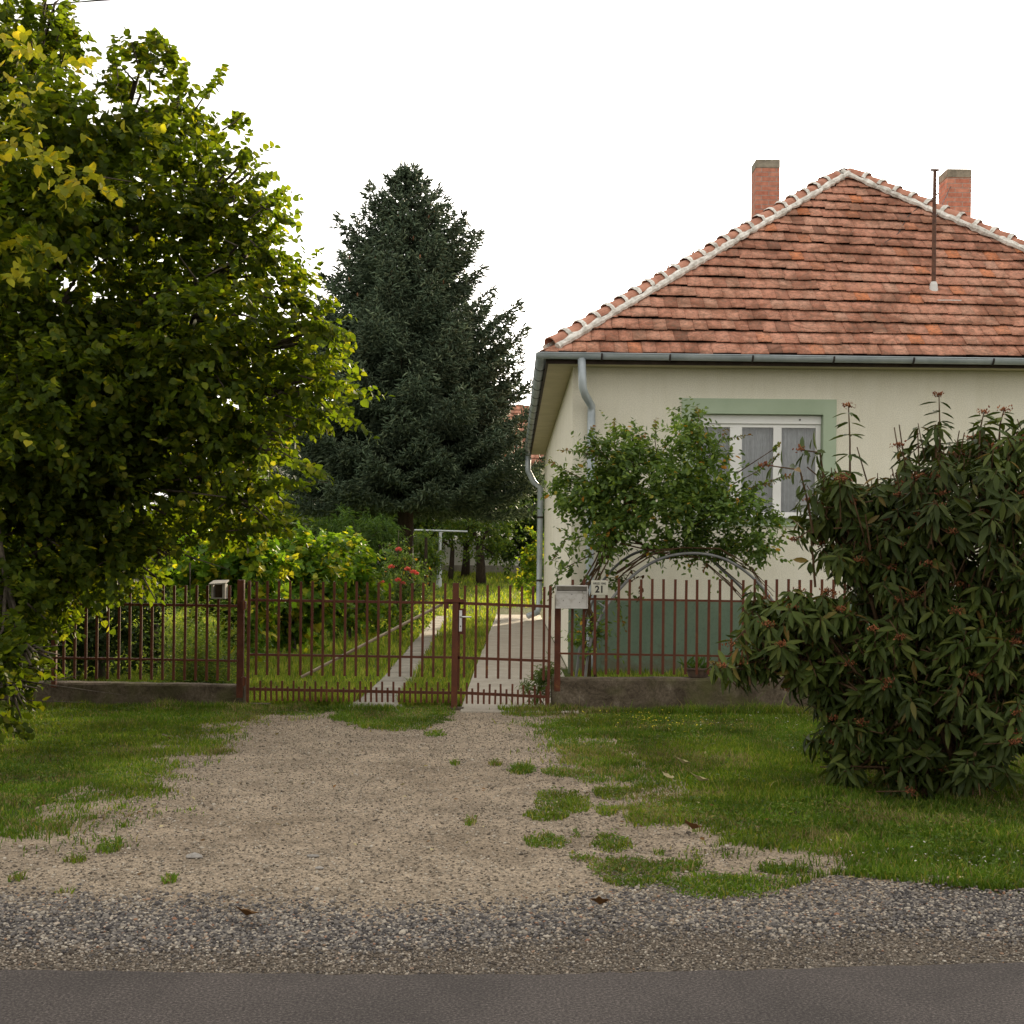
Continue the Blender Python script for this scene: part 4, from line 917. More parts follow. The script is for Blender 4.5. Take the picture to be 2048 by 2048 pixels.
# planter with plant on the right wall
c_ = P(1396, 1352, 14.86); pl = thing('planter', 'dark shallow clay planter with spiky plant on the low wall', 'planter', (c_.x, 14.86, .33))
zb = Zat(1396, 1356, 14.86)
m_ = MB(); m_.tube([(c_.x, 14.86, zb), (c_.x, 14.86, zb+.02), (c_.x, 14.86, zb+.085), (c_.x, 14.86, zb+.09), (c_.x, 14.86, zb+.105)], [.09, .105, .125, .14, .14], 16); m_.build('pot', M['pot'], pl, smooth=False)
n = 26; p_ = np.tile([[c_.x, 14.86, zb+.10]], (n, 1))+rng.normal(size=(n, 3))*[.05, .03, 0]; dd = norm(rng.normal(size=(n, 3))*[.8, .6, .2]+[0, 0, .9])
leaves_obj('plant', T_narrow, [(p_, dd, rnd(n), np.full(n, .17), 0)], [LM['peach']], pl)

# ================================================================== ROSE ARCH + ROSE
arch = thing('rose_arch', 'grey bent tube rose arch in front of the house wall', 'arch', (Xat(1390, 1400, 16.8), 16.8, 0))
def arc_tube(Y, pts, r_=.018):
    ps = [P(x, y, Y) for x, y in pts]; ps[0].z = 0
    out = []
    for i in range(len(ps)-1):
        p0 = ps[max(i-1, 0)]; p1 = ps[i]; p2 = ps[i+1]; p3 = ps[min(i+2, len(ps)-1)]
        for k in range(6):
            t = k/6; out.append(.5*((2*p1)+(-p0+p2)*t+(2*p0-5*p1+4*p2-p3)*t*t+(-p0+3*p1-3*p2+p3)*t**3))
    out.append(ps[-1]); m_ = MB(); m_.tube(out, r_, 10); return m_.build('tube', M['archtube'], arch, smooth=True)
arc_tube(16.8, [(1168, 1380), (1180, 1290), (1212, 1215), (1262, 1155), (1315, 1120), (1372, 1107), (1430, 1112), (1480, 1135), (1525, 1175), (1560, 1230), (1580, 1300), (1590, 1370)])
arc_tube(17.7, [(1150, 1370), (1165, 1270), (1195, 1180), (1240, 1125), (1290, 1100), (1350, 1098), (1410, 1112), (1450, 1145), (1490, 1185), (1515, 1240), (1530, 1350)])
for (x, y) in ((1212, 1215), (1315, 1120), (1430, 1112), (1525, 1175)):
    m_ = MB(); m_.tube([P(x, y, 16.8), P(x-14, y-10, 17.7)], .009, 6); m_.build('cross_bar', M['archtube'], arch)

rose = thing('climbing_rose', 'leafy climbing rose covering the arch below the house window', 'climbing rose', (Xat(1180, 1350, 17), 17, 0))
rb = [bl(1200, 985, 17.2, 75, 85, .5), bl(1290, 960, 17.2, 110, 75, .55), bl(1385, 930, 17.2, 62, 80, .5), bl(1330, 1040, 17.1, 150, 60, .5), bl(1190, 1080, 17.1, 70, 75, .45), bl(1470, 1020, 17.2, 62, 45, .45),
      bl(1520, 1080, 17.1, 38, 55, .35), bl(1235, 900, 17.3, 55, 40, .35), bl(1380, 870, 17.3, 40, 45, .3), bl(1145, 985, 17.2, 40, 50, .3), bl(1500, 955, 17.2, 26, 26, .2), bl(1130, 1120, 17.1, 22, 60, .2),
      bl(1440, 1085, 17.1, 60, 32, .35), bl(1215, 1180, 17.1, 26, 40, .2), bl(1180, 1240, 17, 18, 50, .2)]
pp, dd, rr_ = mixed_points(rb, 2250, .25, 80, .09, .20, .80)
A1 = sprays(pp, dd, np.where(rng.random(len(pp)) < .12, rng.uniform(.35, .6, len(pp)), rng.uniform(.10, .26, len(pp))), 7, .080, .5, .9, .4, .25)
shoots = [((1400, 860), (1395, 810)), ((1310, 880), (1312, 835)), ((1180, 880), (1186, 850)), ((1430, 900), (1455, 855)), ((1520, 940), (1560, 905)), ((1545, 960), (1585, 950)), ((1170, 905), (1118, 900)), ((1250, 900), (1290, 868)),
          ((1130, 940), (1095, 920)), ((1550, 1090), (1572, 1060)), ((1130, 1080), (1105, 1120)), ((1545, 900), (1560, 888)), ((1440, 880), (1500, 870)), ((1120, 1140), (1100, 1200)), ((1230, 1190), (1250, 1260)), ((1500, 980), (1548, 962)), ((1235, 880), (1228, 840))]
sp, sdn, sl = [], [], []
for (x0, y0), (x1, y1) in shoots:
    for _ in range(3):
        a = P(x0, y0, 17.1+random.uniform(-.1, .2)); b = P(x1, y1, 17.1+random.uniform(-.1, .2)); sp.append(a); sdn.append((b-a).normalized()); sl.append((b-a).length*random.uniform(.8, 1.1))
A2 = sprays(np.array(sp), np.array(sdn), np.array(sl), 10, .055, .0, .8, .4, .0)
tipsel = (np.tile(np.arange(10), len(sp)) > 5)
A3 = sprays(np.array([P(*q, 17.0) for q in ((1275, 1000), (1272, 1025), (1420, 1118), (1290, 1150), (1285, 1170), (1262, 1140), (1400, 1100), (1415, 1120))]), rnd(8), np.full(8, .16), 9, .06, -.6, .8)
leaves_obj('foliage', T_oval, [A1+(0,), A2+(tipsel.astype(int),), A3+(2,)], [LM['rose'], LM['rosenew'], LM['rosedead']], rose, keep=lambda p: p[:, 1] < HY0-.05)
m_ = MB()
for k in range(7):
    a = Vector((Xat(1165+k*5, 1340, 16.9), 16.9+.1*random.random(), 0)); q = [(1180, 1240), (1170, 1180), (1200, 1120), (1230, 1060), (1260, 1020)]
    m_.tube([a]+[P(x+random.uniform(-18, 18), y, 17+random.uniform(-.1, .2)) for x, y in q], [.016, .014, .012, .010, .008, .005], 6)
for k in range(9):
    y_off = random.uniform(-14, 8); Yk = 16.85+random.uniform(0, .8)
    q = [(1240, 1150), (1300, 1112), (1370, 1100), (1440, 1112), (1500, 1150), (1545, 1200)]
    if k % 2: q = [(1250, 1080), (1330, 1105), (1400, 1110), (1450, 1160), (1480, 1190)]
    m_.tube([P(x+random.uniform(-10, 10), y+y_off+random.uniform(-12, 12), Yk) for x, y in q], [.010, .009, .008, .007, .006, .004][:len(q)], 5)
for (x0, y0), (x1, y1) in shoots:
    m_.tube([P((x0*2+1330)/3, (y0*2+1040)/3, 17.1), P(x0, y0, 17.1), P(x1, y1, 17.1)], [.007, .005, .002], 5)
m_.build('stems', M['stem'], rose, smooth=True)

# ================================================================== TREES AND SHRUBS
def trunk_mesh(pts, rs, n=10):
    m_ = MB(); m_.tube(pts, rs, n, True); return m_

# big linden, front left
lt = thing('linden_tree', 'large dense leafy tree overhanging the left fence and verge', 'tree', (-5.15, 12.4, 0))
def LB(px, py, rx, rz, dy=0, ry=1.2): return bl(px, py, 12.4+dy, rx, rz, ry)
lbs = [LB(10, 110, 105, 120, .2, .9), LB(-120, 60, 150, 200, 0, 1.6), LB(100, 40, 40, 60, .2, .4), LB(295, 220, 85, 115, .2, .7), LB(70, 360, 200, 190, 0, 1.5), LB(330, 390, 160, 160, .2, 1.1), LB(470, 400, 70, 130, .3, .7), LB(500, 530, 80, 90, .1, .7),
       LB(150, 600, 250, 230, 0, 1.8), LB(430, 640, 150, 130, 0, 1.2), LB(420, 760, 150, 110, 0, 1.3), LB(220, 740, 210, 150, 0, 1.6), LB(60, 900, 200, 120, 0, 1.5), LB(590, 690, 85, 60, 0, .7), LB(600, 790, 75, 70, .2, .7), LB(100, 850, 300, 220, 0, 1.9), LB(400, 850, 200, 130, .1, 1.2),
       LB(540, 900, 90, 80, 0, .7), LB(280, 1000, 240, 120, .1, 1.2), LB(480, 1010, 80, 55, 0, .6), LB(70, 1090, 240, 120, 0, 1.4), LB(240, 1130, 140, 80, .2, .9), LB(335, 1110, 60, 42, .2, .5), LB(-20, 1330, 75, 80, -1.3, .7), LB(-10, 1180, 90, 90, -.4, .8), LB(60, 1330, 60, 45, -1.5, .5), LB(10, 1200, 70, 80, -.9, .5), LB(30, 1260, 55, 60, -1.2, .5), LB(120, 1190, 70, 45, .2, .5), LB(-20, 1260, 60, 70, -1.0, .7), LB(20, 1400, 50, 50, -1.7, .4),
       LB(-250, 500, 260, 380, .4, 2.0), LB(-300, 950, 300, 330, .4, 2.0), LB(-200, 1250, 130, 110, -.3, .9)]
lbs = [(a_, b_, c_, r1*(.86 if a_ > -3.9 else .95), r2, r3*.9) for a_, b_, c_, r1, r2, r3 in lbs]
pp, dd, rr_ = mixed_points(lbs, 13800, .3, 400, .20, .42)
B1 = sprays(pp, dd, rng.uniform(.14, .36, len(pp)), 9, .072, .30, .9, .5, .3)
tips = [((300, 140), (302, 42)), ((290, 120), (270, 80)), ((235, 150), (228, 75)), ((330, 130), (340, 100)), ((410, 190), (452, 128)), ((460, 250), (492, 228)), ((480, 330), (506, 300)), ((540, 420), (610, 445)), ((520, 420), (575, 375)),
        ((580, 560), (620, 552)), ((610, 650), (700, 668)), ((620, 650), (695, 705)), ((630, 760), (700, 780)), ((600, 840), (660, 860)), ((590, 920), (665, 965)), ((540, 960), (655, 965)), ((520, 1030), (575, 1065)), ((480, 1060), (545, 1055)), ((400, 1120), (460, 1140)),
        ((120, 60), (140, -10)), ((60, 60), (50, -30)), ((150, 120), (155, 100)), ((0, 1330), (110, 1340)), ((20, 1380), (160, 1350)), ((30, 1400), (170, 1405)), ((100, 1370), (245, 1390)), ((0, 1430), (60, 1480)), ((20, 1300), (130, 1290)), ((520, 500), (560, 540)), ((640, 640), (710, 680)),
        ((130, 100), (150, 20)), ((240, 200), (215, 130)), ((380, 1150), (380, 1200)), ((300, 1180), (330, 1235)), ((180, 1190), (210, 1255)), ((90, 1190), (60, 1270)), ((330, 100), (300, 60)), ((360, 180), (372, 110)), ((560, 600), (640, 615))]
sp, sdn, sl = [], [], []
for (x0, y0), (x1, y1) in tips:
    for _ in range(5):
        Yk = 12.3+random.uniform(-.35, .35)-(1.3 if y0 > 1270 else 0)
        a = P(x0+random.uniform(-16, 16), y0+random.uniform(-12, 12), Yk); b = P(x1+random.uniform(-10, 10), y1+random.uniform(-12, 12), Yk); sp.append(a); sdn.append((b-a).normalized()); sl.append((b-a).length*random.uniform(.6, 1.0))
B2 = sprays(np.array(sp), np.array(sdn), np.array(sl), 11, .075, 0, .75, .5, .02)
# yellow clusters nearest the camera
ysp, yd = [], []
for (x, y, n_) in ((40, 190, 6), (100, 315, 8), (60, 300, 5), (180, 365, 8), (125, 360, 5), (80, 510, 8), (40, 480, 6), (265, 265, 4), (30, 240, 4), (10, 290, 4), (130, 130, 4), (505, 560, 2), (70, 100, 4), (20, 60, 4), (40, 545, 5)):
    for _ in range(n_):
        ysp.append(P(x+random.uniform(-28, 28), y+random.uniform(-14, 14), 10.9+random.uniform(-.3, .3) if x < 260 else 11.9)); yd.append((random.uniform(-.3, 1), -.4, random.uniform(-.4, .3)))
B3 = sprays(np.array(ysp), norm(np.array(yd)), np.full(len(ysp), .22), 5, .085, 0, .8, .4, .3)
mi1 = (rng.random(len(B1[0])) < .02).astype(int)
leaves_obj('crown', T_round, [B1+(mi1,), B2+(0,), B3+(1,)], [LM['linden'], LM['lindeny']], lt, keep=lambda p: (p[:, 1] < 14.45) & ~((p[:, 0] > -3.25) & (p[:, 0] < -2.35) & (p[:, 2] < 1.62)) & ~((p[:, 0] > -3.75) & (p[:, 0] < -3.2) & (p[:, 2] < 1.15)))
m_ = MB(); r0 = Vector((-5.15, 12.4, 0)); TT = Vector((-4.9, 12.4, 3.2))
m_.tube([r0, r0+Vector((.03, 0, .5)), r0+Vector((.1, 0, 1.4)), TT, TT+Vector((.1, .1, 1.4)), TT+Vector((-.1, .2, 2.8))], [.20, .16, .14, .12, .07, .02], 12)
for bx in lbs:
    c = Vector(bx[:3]); s = r0.lerp(TT, random.uniform(.5, 1))+Vector((0, 0, random.uniform(0, 1.2) if c.z > 4 else 0)); mid = s.lerp(c, .5)+Vector((0, 0, .25))
    m_.tube([s, mid, c], [.06, .04, .015], 7)
    for _ in range(7):
        q = c+Vector(rng.normal(size=3)*np.array(bx[3:6])*.55); m_.tube([c.lerp(mid, .3), c.lerp(q, .5)+Vector((0, 0, .06)), q], [.018, .012, .004], 5)
for (x0, y0), (x1, y1) in tips:
    Yk = 12.3-(1.3 if y0 > 1270 else 0); m_.tube([P(x0-(x1-x0)*.5, y0-(y1-y0)*.5, Yk), P(x0, y0, Yk), P(x1, y1, Yk)], [.009, .006, .002], 5)
m_.build('trunk', M['bark'], lt, smooth=True)

# blue spruce
SY = 38.0; sx0 = Xat(808, 1200, SY); sb = thing('spruce_tree', 'tall dark blue green spruce standing behind the gate left of the house', 'tree', (sx0, SY, 0))
ztop = Zat(812, 340, SY)
zs = np.array([ztop, Zat(810, 400, SY), Zat(810, 450, SY), Zat(810, 520, SY), Zat(810, 600, SY), Zat(810, 700, SY), Zat(810, 780, SY), Zat(810, 850, SY), Zat(810, 1000, SY), 2.2])[::-1]
rs = np.array([.08, .72, 1.32, 1.82, 2.2, 2.85, 3.35, 3.5, 3.6, 3.0])[::-1]
SP, SDD, SS = [], [], []
brm = MB(); z = 3.3
while z < ztop-.1:
    R0 = float(np.interp(z, zs, rs)); nb = int(6+R0*2.0); a0 = random.random()*6.28
    for b_ in range(nb):
        an = a0+b_*6.283/nb+random.uniform(-.2, .2); L = R0*random.choice([random.uniform(.72, .95), random.uniform(.85, 1.12)])
        L *= 1.03 if z < 8 else .94
        dz0 = np.interp(z, [3, ztop], [-.12, .55])+random.uniform(-.08, .08)
        K = max(4, int(L/.20)); dirh = np.array([math.cos(an), math.sin(an), 0]); sidev = np.array([-math.sin(an), math.cos(an), 0])
        def bp(t): return np.array([sx0, SY, z])+dirh*L*t+np.array([0, 0, 1])*(dz0*L*t-.22*L*t*(1-t)*1.6+.14*L*t**3)
        pts = [bp(t) for t in np.linspace(0, 1, 6)]
        brm.tube(pts, [.035+.008*L, .03, .025, .018, .012, .004], 5, False)
        for t in np.linspace(.12, 1, K*2):
            p = bp(t); sw = .50*L*(1-t)**.6*min(1, t*3)*.62+.10
            for sd_ in (-1, 1):
                m2 = max(2, int(sw/.095)+1)
                for j in range(m2):
                    q = p+sidev*sd_*sw*(j+.5)/m2+dirh*sw*.45*(j+.5)/m2+np.array([0, 0, -.05*(j/m2)**2+random.uniform(-.05, .04)])
                    for _ in range(2 if t < .35 else 3):
                        d_ = dirh*.6+sidev*sd_*.8*(j+.3)/m2+rng.normal(size=3)*.55+np.array([0, 0, .12])
                        SP.append(q+rng.normal(size=3)*[.05, .05, .028]); SDD.append(d_); SS.append(random.uniform(.12, .23))
        for _ in range(5): SP.append(bp(1)+rng.normal(size=3)*.04); SDD.append(dirh+rng.normal(size=3)*.35+np.array([0, 0, .35])); SS.append(random.uniform(.16, .26))
    z += random.uniform(.27, .42)
for _ in range(260):
    zz = ztop-random.random()**1.3*1.1; SP.append(np.array([sx0, SY, zz])+rng.normal(size=3)*[.12, .12, .05]*(1+(ztop-zz))); SDD.append(np.array([0, 0, .8])+rng.normal(size=3)*.6); SS.append(random.uniform(.14, .26))
SP = np.array(SP); SDD = np.array(SDD); SS = np.array(SS)
sel = SP[:, 1] < SY+2.2   # far side of the crown thinned
sel |= rng.random(len(SP)) < .7
SP, SDD, SS = SP[sel], SDD[sel], SS[sel]
np_mesh('crown', instances(T_spin, SP, SDD, rnd(len(SP)), SS), T_spin[1], 8, [LM['spruce']], None, sb)
print('spruce shoots', len(SP))
m_ = trunk_mesh([(sx0, SY, -.05), (sx0, SY, .5), (sx0+.02, SY, 2.5), (sx0, SY, 6), (sx0, SY, 9.5), (sx0, SY, ztop)], [.30, .25, .22, .16, .08, .02], 12)
m_.v += []; m_.add(brm.v, brm.f); m_.build('trunk', M['barkd'], sb, smooth=True)
n = 70; zz = ztop-rng.random(n)*3.6-.1; rr2 = np.interp(zz, zs, rs)*rng.uniform(.5, 1, n); an = rng.random(n)*6.283
cp = np.stack([sx0+np.cos(an)*rr2, SY+np.sin(an)*rr2, zz], 1)
o = np_mesh('cones', instances(T_spin, cp, np.tile([0, 0, -1.], (n, 1))+rng.normal(size=(n, 3))*.15, rnd(n), np.full(n, .15), np.full(n, 1.6)), T_spin[1], 8, [LM['cone']], None, sb)

# viburnum, front right
VY = 9.7
vb = thing('viburnum_bush', 'large dark drooping leaf bush with brown flower heads at right', 'bush', (Xat(1880, 1580, VY), VY, 0))
def VB(px, py, rx, rz, ry=.6, dy=0): return bl(px, py, VY+dy, rx, rz, ry)
vbs = [VB(1930, 990, 190, 120, .9), VB(1790, 985, 105, 60, .7), VB(1695, 1015, 62, 60, .45), VB(1665, 960, 30, 20, .25), VB(1940, 1200, 200, 190, .9), VB(1780, 1180, 130, 150, .8), VB(1620, 1235, 110, 70, .5), VB(1545, 1265, 70, 75, .45), VB(1600, 1310, 100, 50, .5),
       VB(1720, 1090, 90, 70, .5), VB(1900, 1420, 230, 160, .9), VB(1760, 1420, 100, 90, .6), VB(1720, 1510, 60, 50, .4), VB(1880, 1545, 190, 45, .6), VB(1700, 1450, 40, 60, .3), VB(1730, 1340, 110, 90, .6), VB(1800, 1060, 110, 110, .6), VB(1860, 1300, 130, 120, .7), VB(2120, 1250, 220, 300, 1.0), VB(2020, 900, 110, 60, .6), VB(1880, 880, 90, 45, .45), VB(2150, 950, 120, 120, .7)]
nt_ = 2350; pp, dd, rr_ = mixed_points(vbs, nt_, .45, 120, .16, .30, .6)
ex = [((1700, 880), (1697, 812)), ((1880, 860), (1878, 790)), ((1960, 860), (1968, 825)), ((2000, 850), (2008, 820)), ((1640, 905), (1600, 900)), ((1600, 940), (1530, 930)), ((1490, 1260), (1462, 1290)), ((1620, 1060), (1590, 1080))]
stem_m = MB(); fh = []
V_P, V_D, V_N, V_S = [], [], [], []
def whorl(c, ax, k, L, dr):
    ax = ax/np.linalg.norm(ax); s = np.cross(ax, [.3, .1, 1.]); s /= np.linalg.norm(s); t = np.cross(ax, s); a0 = random.random()*6.28
    for i in range(k):
        a = a0+i*6.283/k+random.uniform(-.3, .3); r_ = s*math.cos(a)+t*math.sin(a)
        d = r_+ax*random.uniform(-.05, .55)+np.array([0, 0, -dr*random.uniform(.4, 1.3)]); d /= np.linalg.norm(d)
        V_P.append(c+r_*.012); V_D.append(d); V_N.append(ax+np.array([0, 0, .8])+rng.normal(size=3)*.25-d*.1); V_S.append(L*random.uniform(.7, 1.15))
for p, d in zip(pp, dd):
    ax = d*.9+np.array([0, -.12, .45])+rng.normal(size=3)*.2; ax /= np.linalg.norm(ax); L = .118
    whorl(p, ax, 5, L, .7); whorl(p-ax*.05, ax, 4, L*1.2, .95)
    if random.random() < .35: whorl(p-ax*.11, ax, 4, L*1.2, .7)
    stem_m.tube([p-ax*.22+np.array([0, 0, -.03]), p+ax*.03], [.005, .003], 4, False)
    if random.random() < .20: fh.append(p+ax*.035)
for (x0, y0), (x1, y1) in ex:
    a = np.array(P(x0, y0, VY-.1)); b = np.array(P(x1, y1, VY-.1)); ax = b-a; stem_m.tube([a, (a+b)/2, b], [.006, .005, .004], 5, False); stem_m.tube([a-ax*.4-np.array([0, 0, .42]), a-ax*.2-np.array([0, 0, .18]), a], [.009, .008, .006], 5, False); whorl(a-np.array([0, 0, .10]), ax, 5, .125, .5); whorl(a-np.array([0, 0, .22]), ax, 6, .13, .6)
    for t, k in ((.15, 5), (.5, 3), (.8, 3)): whorl(a+ax*t, ax, k, .125, .3)
    fh.append(b)
VP, VD, VN, VS = map(np.array, (V_P, V_D, V_N, V_S)); k = VP[:, 2] > .1
np_mesh('foliage', instances(T_lance, VP[k], VD[k], VN[k], VS[k], 1.15*np.ones(k.sum())), T_lance[1], len(T_lance[0]), [LM['vib']], None, vb)
print('vib leaves', len(VP))
base = Vector((Xat(1880, 1580, VY), VY, 0))
for bx in vbs:
    c = Vector(bx[:3]); m1 = base.lerp(c, .45)+Vector((random.uniform(-.1, .1), 0, .1)); st = base+Vector((random.uniform(-.25, .25), random.uniform(-.2, .2), 0)); stem_m.tube([st, m1, c], [.024, .017, .008], 6, False)
    for _ in range(12):
        q = c+Vector(rng.normal(size=3)*np.array(bx[3:6])*.5); stem_m.tube([m1.lerp(c, .6), m1.lerp(q, .75), q], [.010, .007, .004], 5, False)
stem_m.build('stems', M['stem'], vb)
fh = np.array(fh); fp = np.repeat(fh, 40, 0)+rng.normal(size=(len(fh)*40, 3))*[.020, .020, .009]
o = np_mesh('flower_heads', instances(T_spin, fp, np.tile([0, 0, 1.], (len(fp), 1))+rng.normal(size=(len(fp), 3))*.7, rnd(len(fp)), rng.uniform(.012, .024, len(fp)), np.full(len(fp), 3.)), T_spin[1], 8, [LM['brownflower']], None, vb); o['kind'] = 'stuff'

# generic leafy plant
def shrub(name, label, cat, blobs, n_spray, T, leaf, mat, Lr=(.15, .35), m=7, base=None, trunk=None, group=None, up=.35, droop=.25, mats2=None, frac2=0, shell=.4, bark_='bark', part='foliage'):
    B = np.array(blobs); base = base or (float(B[:, 0].mean()), float(B[:, 1].mean()), 0)
    th = thing(name, label, cat, base, group); pp, dd, _ = mixed_points(blobs, n_spray, shell, 14*len(blobs), float(B[:, 3].mean())*.22, float(B[:, 3].mean())*.48, .7); n_spray = len(pp)
    A = sprays(pp, dd, rng.uniform(Lr[0], Lr[1], len(pp)), m, leaf, up, .9, .4, droop)
    ms_ = [LM[mat]]+([LM[mats2]] if mats2 else []); mi = np.repeat((rng.random(n_spray) < frac2).astype(int), m)
    gzb = base[2]
    leaves_obj(part, T, [A+(mi,)], ms_, th, keep=lambda p: p[:, 2] > gzb+.03)
    m_ = MB(); bb = Vector(base); tr = trunk or (.03, .5); th_top = bb+Vector((random.uniform(-.1, .1), 0, tr[1]))
    m_.tube([bb, bb.lerp(th_top, .5)+Vector((.02, 0, 0)), th_top], [tr[0]*1.2, tr[0], tr[0]*.8], 9)
    for bx in blobs:
        c = Vector(bx[:3]); m_.tube([th_top, th_top.lerp(c, .5)+Vector((0, 0, .08)), c], [tr[0]*.55, tr[0]*.35, .006], 6)
        for _ in range(5):
            q = c+Vector(rng.normal(size=3)*np.array(bx[3:6])*.5); m_.tube([th_top.lerp(c, .7), q], [.01+tr[0]*.1, .004], 4)
    m_.build('trunk' if cat == 'tree' else 'stems', M[bark_], th, smooth=True)
    return th
GV = 'grapevines trained along the left side of the wheel track'
def onG(px, py, Y): p = P(px, py, Y); return (p.x, p.y, gz(Y))
shrub('grapevine', 'yellow green grapevine growing behind the left gate post', 'grapevine', [bl(430, 1130, 19.5, 70, 50, .5), bl(500, 1160, 19.5, 60, 60, .5), bl(420, 1200, 19.5, 60, 70, .5), bl(490, 1240, 19.5, 45, 60, .35), bl(510, 1110, 19.5, 25, 30, .3)], 520, T_vine, .125, 'vine', base=onG(470, 1340, 19.5), group=GV, mats2='viney', frac2=.16)
shrub('grapevine', 'tall bright grapevine with pale shoots in the middle behind the wide gate', 'grapevine', [bl(570, 1130, 22, 75, 60, .6), bl(600, 1190, 22, 80, 75, .6), bl(560, 1250, 22, 60, 50, .5), bl(640, 1110, 22.5, 50, 40, .5)], 620, T_vine, .125, 'vine', base=onG(590, 1290, 22), group=GV, mats2='viney', frac2=.06)
shrub('grapevine', 'green grapevine at the far end between bright vine and roses', 'grapevine', [bl(690, 1120, 26, 60, 50, .6), bl(700, 1180, 26, 70, 60, .6), bl(660, 1220, 25.5, 60, 50, .6), bl(735, 1210, 27, 45, 55, .5)], 520, T_vine, .125, 'vine', base=onG(700, 1280, 26), group=GV, mats2='viney', frac2=.05)
# vine posts
for px, Y in ((459, 19.7), (560, 22.3)):
    c_ = onG(px, 1300, Y); m_ = MB(); m_.tube([(c_[0], Y, 0), (c_[0], Y, 1.75)], .045, 7); o = m_.build('vine_post', M['greyw']); tag(o, 'grey wooden stake supporting the '+('yellow green vine near the gate post' if px < 500 else 'tall bright vine behind the wide gate'), 'stake')
shrub('peach_tree', 'small narrow leaved green tree left of the spruce trunk', 'tree', [bl(720, 1060, 31, 60, 35, .8), bl(650, 1075, 31, 55, 35, .8), bl(770, 1085, 31, 40, 40, .6), bl(700, 1120, 31, 80, 50, .9), bl(740, 1150, 31, 55, 40, .7)], 900, T_narrow, .15, 'peach', base=onG(715, 1250, 31), trunk=(.06, .9), droop=.5, m=9, part='crown')
rb_ = shrub('rose_bush', 'tall garden rose bush with coral red blooms behind the gate', 'rose bush', [bl(800, 1160, 28, 40, 55, .4), bl(770, 1210, 28, 55, 50, .5), bl(820, 1220, 28, 45, 45, .4), bl(795, 1105, 28, 18, 40, .2), bl(840, 1170, 28, 30, 35, .3), bl(730, 1230, 28, 50, 40, .5)], 650, T_oval, .075, 'rose', base=onG(795, 1275, 28), droop=.2)
for (x, y, s) in ((797, 1101, .075), (783, 1135, .07), (815, 1140, .075), (826, 1146, .075), (833, 1149, .065), (764, 1168, .08), (767, 1180, .07), (796, 1163, .08), (806, 1168, .06), (722, 1196, .06)):
    c_ = np.array(P(x, y, 27.5)); n = 34; d_ = rnd(n); d_[:, 2] = np.abs(d_[:, 2])*.8
    np_mesh('bloom', instances(T_round, c_+d_*s*.35, d_+rnd(n)*.3+np.array([0, 0, .4]), d_, np.full(n, s*.75)), T_round[1], len(T_round[0]), [LM['redflower']], None, rb_)
# weeds and dark shrubs behind left fence
n = 900; wx, wy = onG(395, 1380, 16.4)[:2]
wt = thing('weed_clump', 'tall feathery weed clump behind fence left of the gate post', 'weeds', (wx, 16.4, 0))
p_ = np.stack([rng.normal(wx, .22, n), rng.normal(16.4, .2, n), np.zeros(n)+.01], 1); hh = rng.uniform(.5, 1.15, n)
LP, LD, LN, LS = [], [], [], []
leand = rng.normal(size=(n, 3))*[.22, .22, 0]+[0, 0, 1]
for j in range(12):
    t = (j+1)/12; LP.append(p_+leand*(hh*t)[:, None]); LD.append(rng.normal(size=(n, 3))*[.8, .8, .2]+[0, 0, .5]); LN.append(rnd(n)+[0, 0, 1]); LS.append(np.full(n, .075)*(1.1-.5*t))
sel = rng.random(n*12) < .55; LP, LD, LN, LS = np.concatenate(LP)[sel], np.concatenate(LD)[sel], np.concatenate(LN)[sel], np.concatenate(LS)[sel]
leaves_obj('foliage', T_narrow, [(LP, LD, LN, LS, 0)], [LM['weed']], wt)
shrub('garden_shrub', 'dark ivy clad shrub behind the fence under the tree, widest one', 'shrub', [bl(180, 1240, 17.5, 60, 80, .5), bl(215, 1300, 17.5, 35, 50, .3), bl(165, 1290, 17.5, 40, 55, .35)], 420, T_oval, .085, 'dark', base=onG(200, 1370, 17.5), trunk=(.06, .5), droop=.6, group='dark shrubs behind the left fence')
shrub('garden_shrub', 'thin dark shrub behind the fence right of the widest dark one', 'shrub', [bl(290, 1230, 18, 35, 60, .35), bl(300, 1300, 18, 22, 50, .25)], 200, T_oval, .085, 'dark', base=onG(306, 1370, 18), trunk=(.04, .7), droop=.6, group='dark shrubs behind the left fence')
shrub('garden_shrub', 'leftmost dark shrub behind the fence at the photo edge', 'shrub', [bl(50, 1230, 17, 55, 80, .5), bl(60, 1310, 17, 45, 50, .4)], 330, T_oval, .085, 'dark', base=onG(60, 1370, 17), trunk=(.05, .5), droop=.6, group='dark shrubs behind the left fence')
# weed tuft at the garden gate's hinge side
shrub('weed_tuft', 'feathery green weed growing behind the narrow gate hinge', 'weeds', [bl(1075, 1375, 14.9, 22, 28, .12), bl(1090, 1350, 14.95, 14, 24, .1)], 120, T_narrow, .07, 'weed', Lr=(.08, .2), m=9, base=(Xat(1085, 1410, 14.9), 14.9, 0), trunk=(.008, .1), up=.5)
# bright shrub by rear downpipe
shrub('garden_shrub', 'yellow green shrub beside the rear downpipe of the house', 'shrub', [bl(1075, 1100, 38, 22, 55, .5), bl(1062, 1160, 38, 28, 40, .5), bl(1085, 1130, 38, 20, 50, .4)], 300, T_oval, .12, 'vine', base=onG(1072, 1200, 38), mats2='viney', frac2=.1)

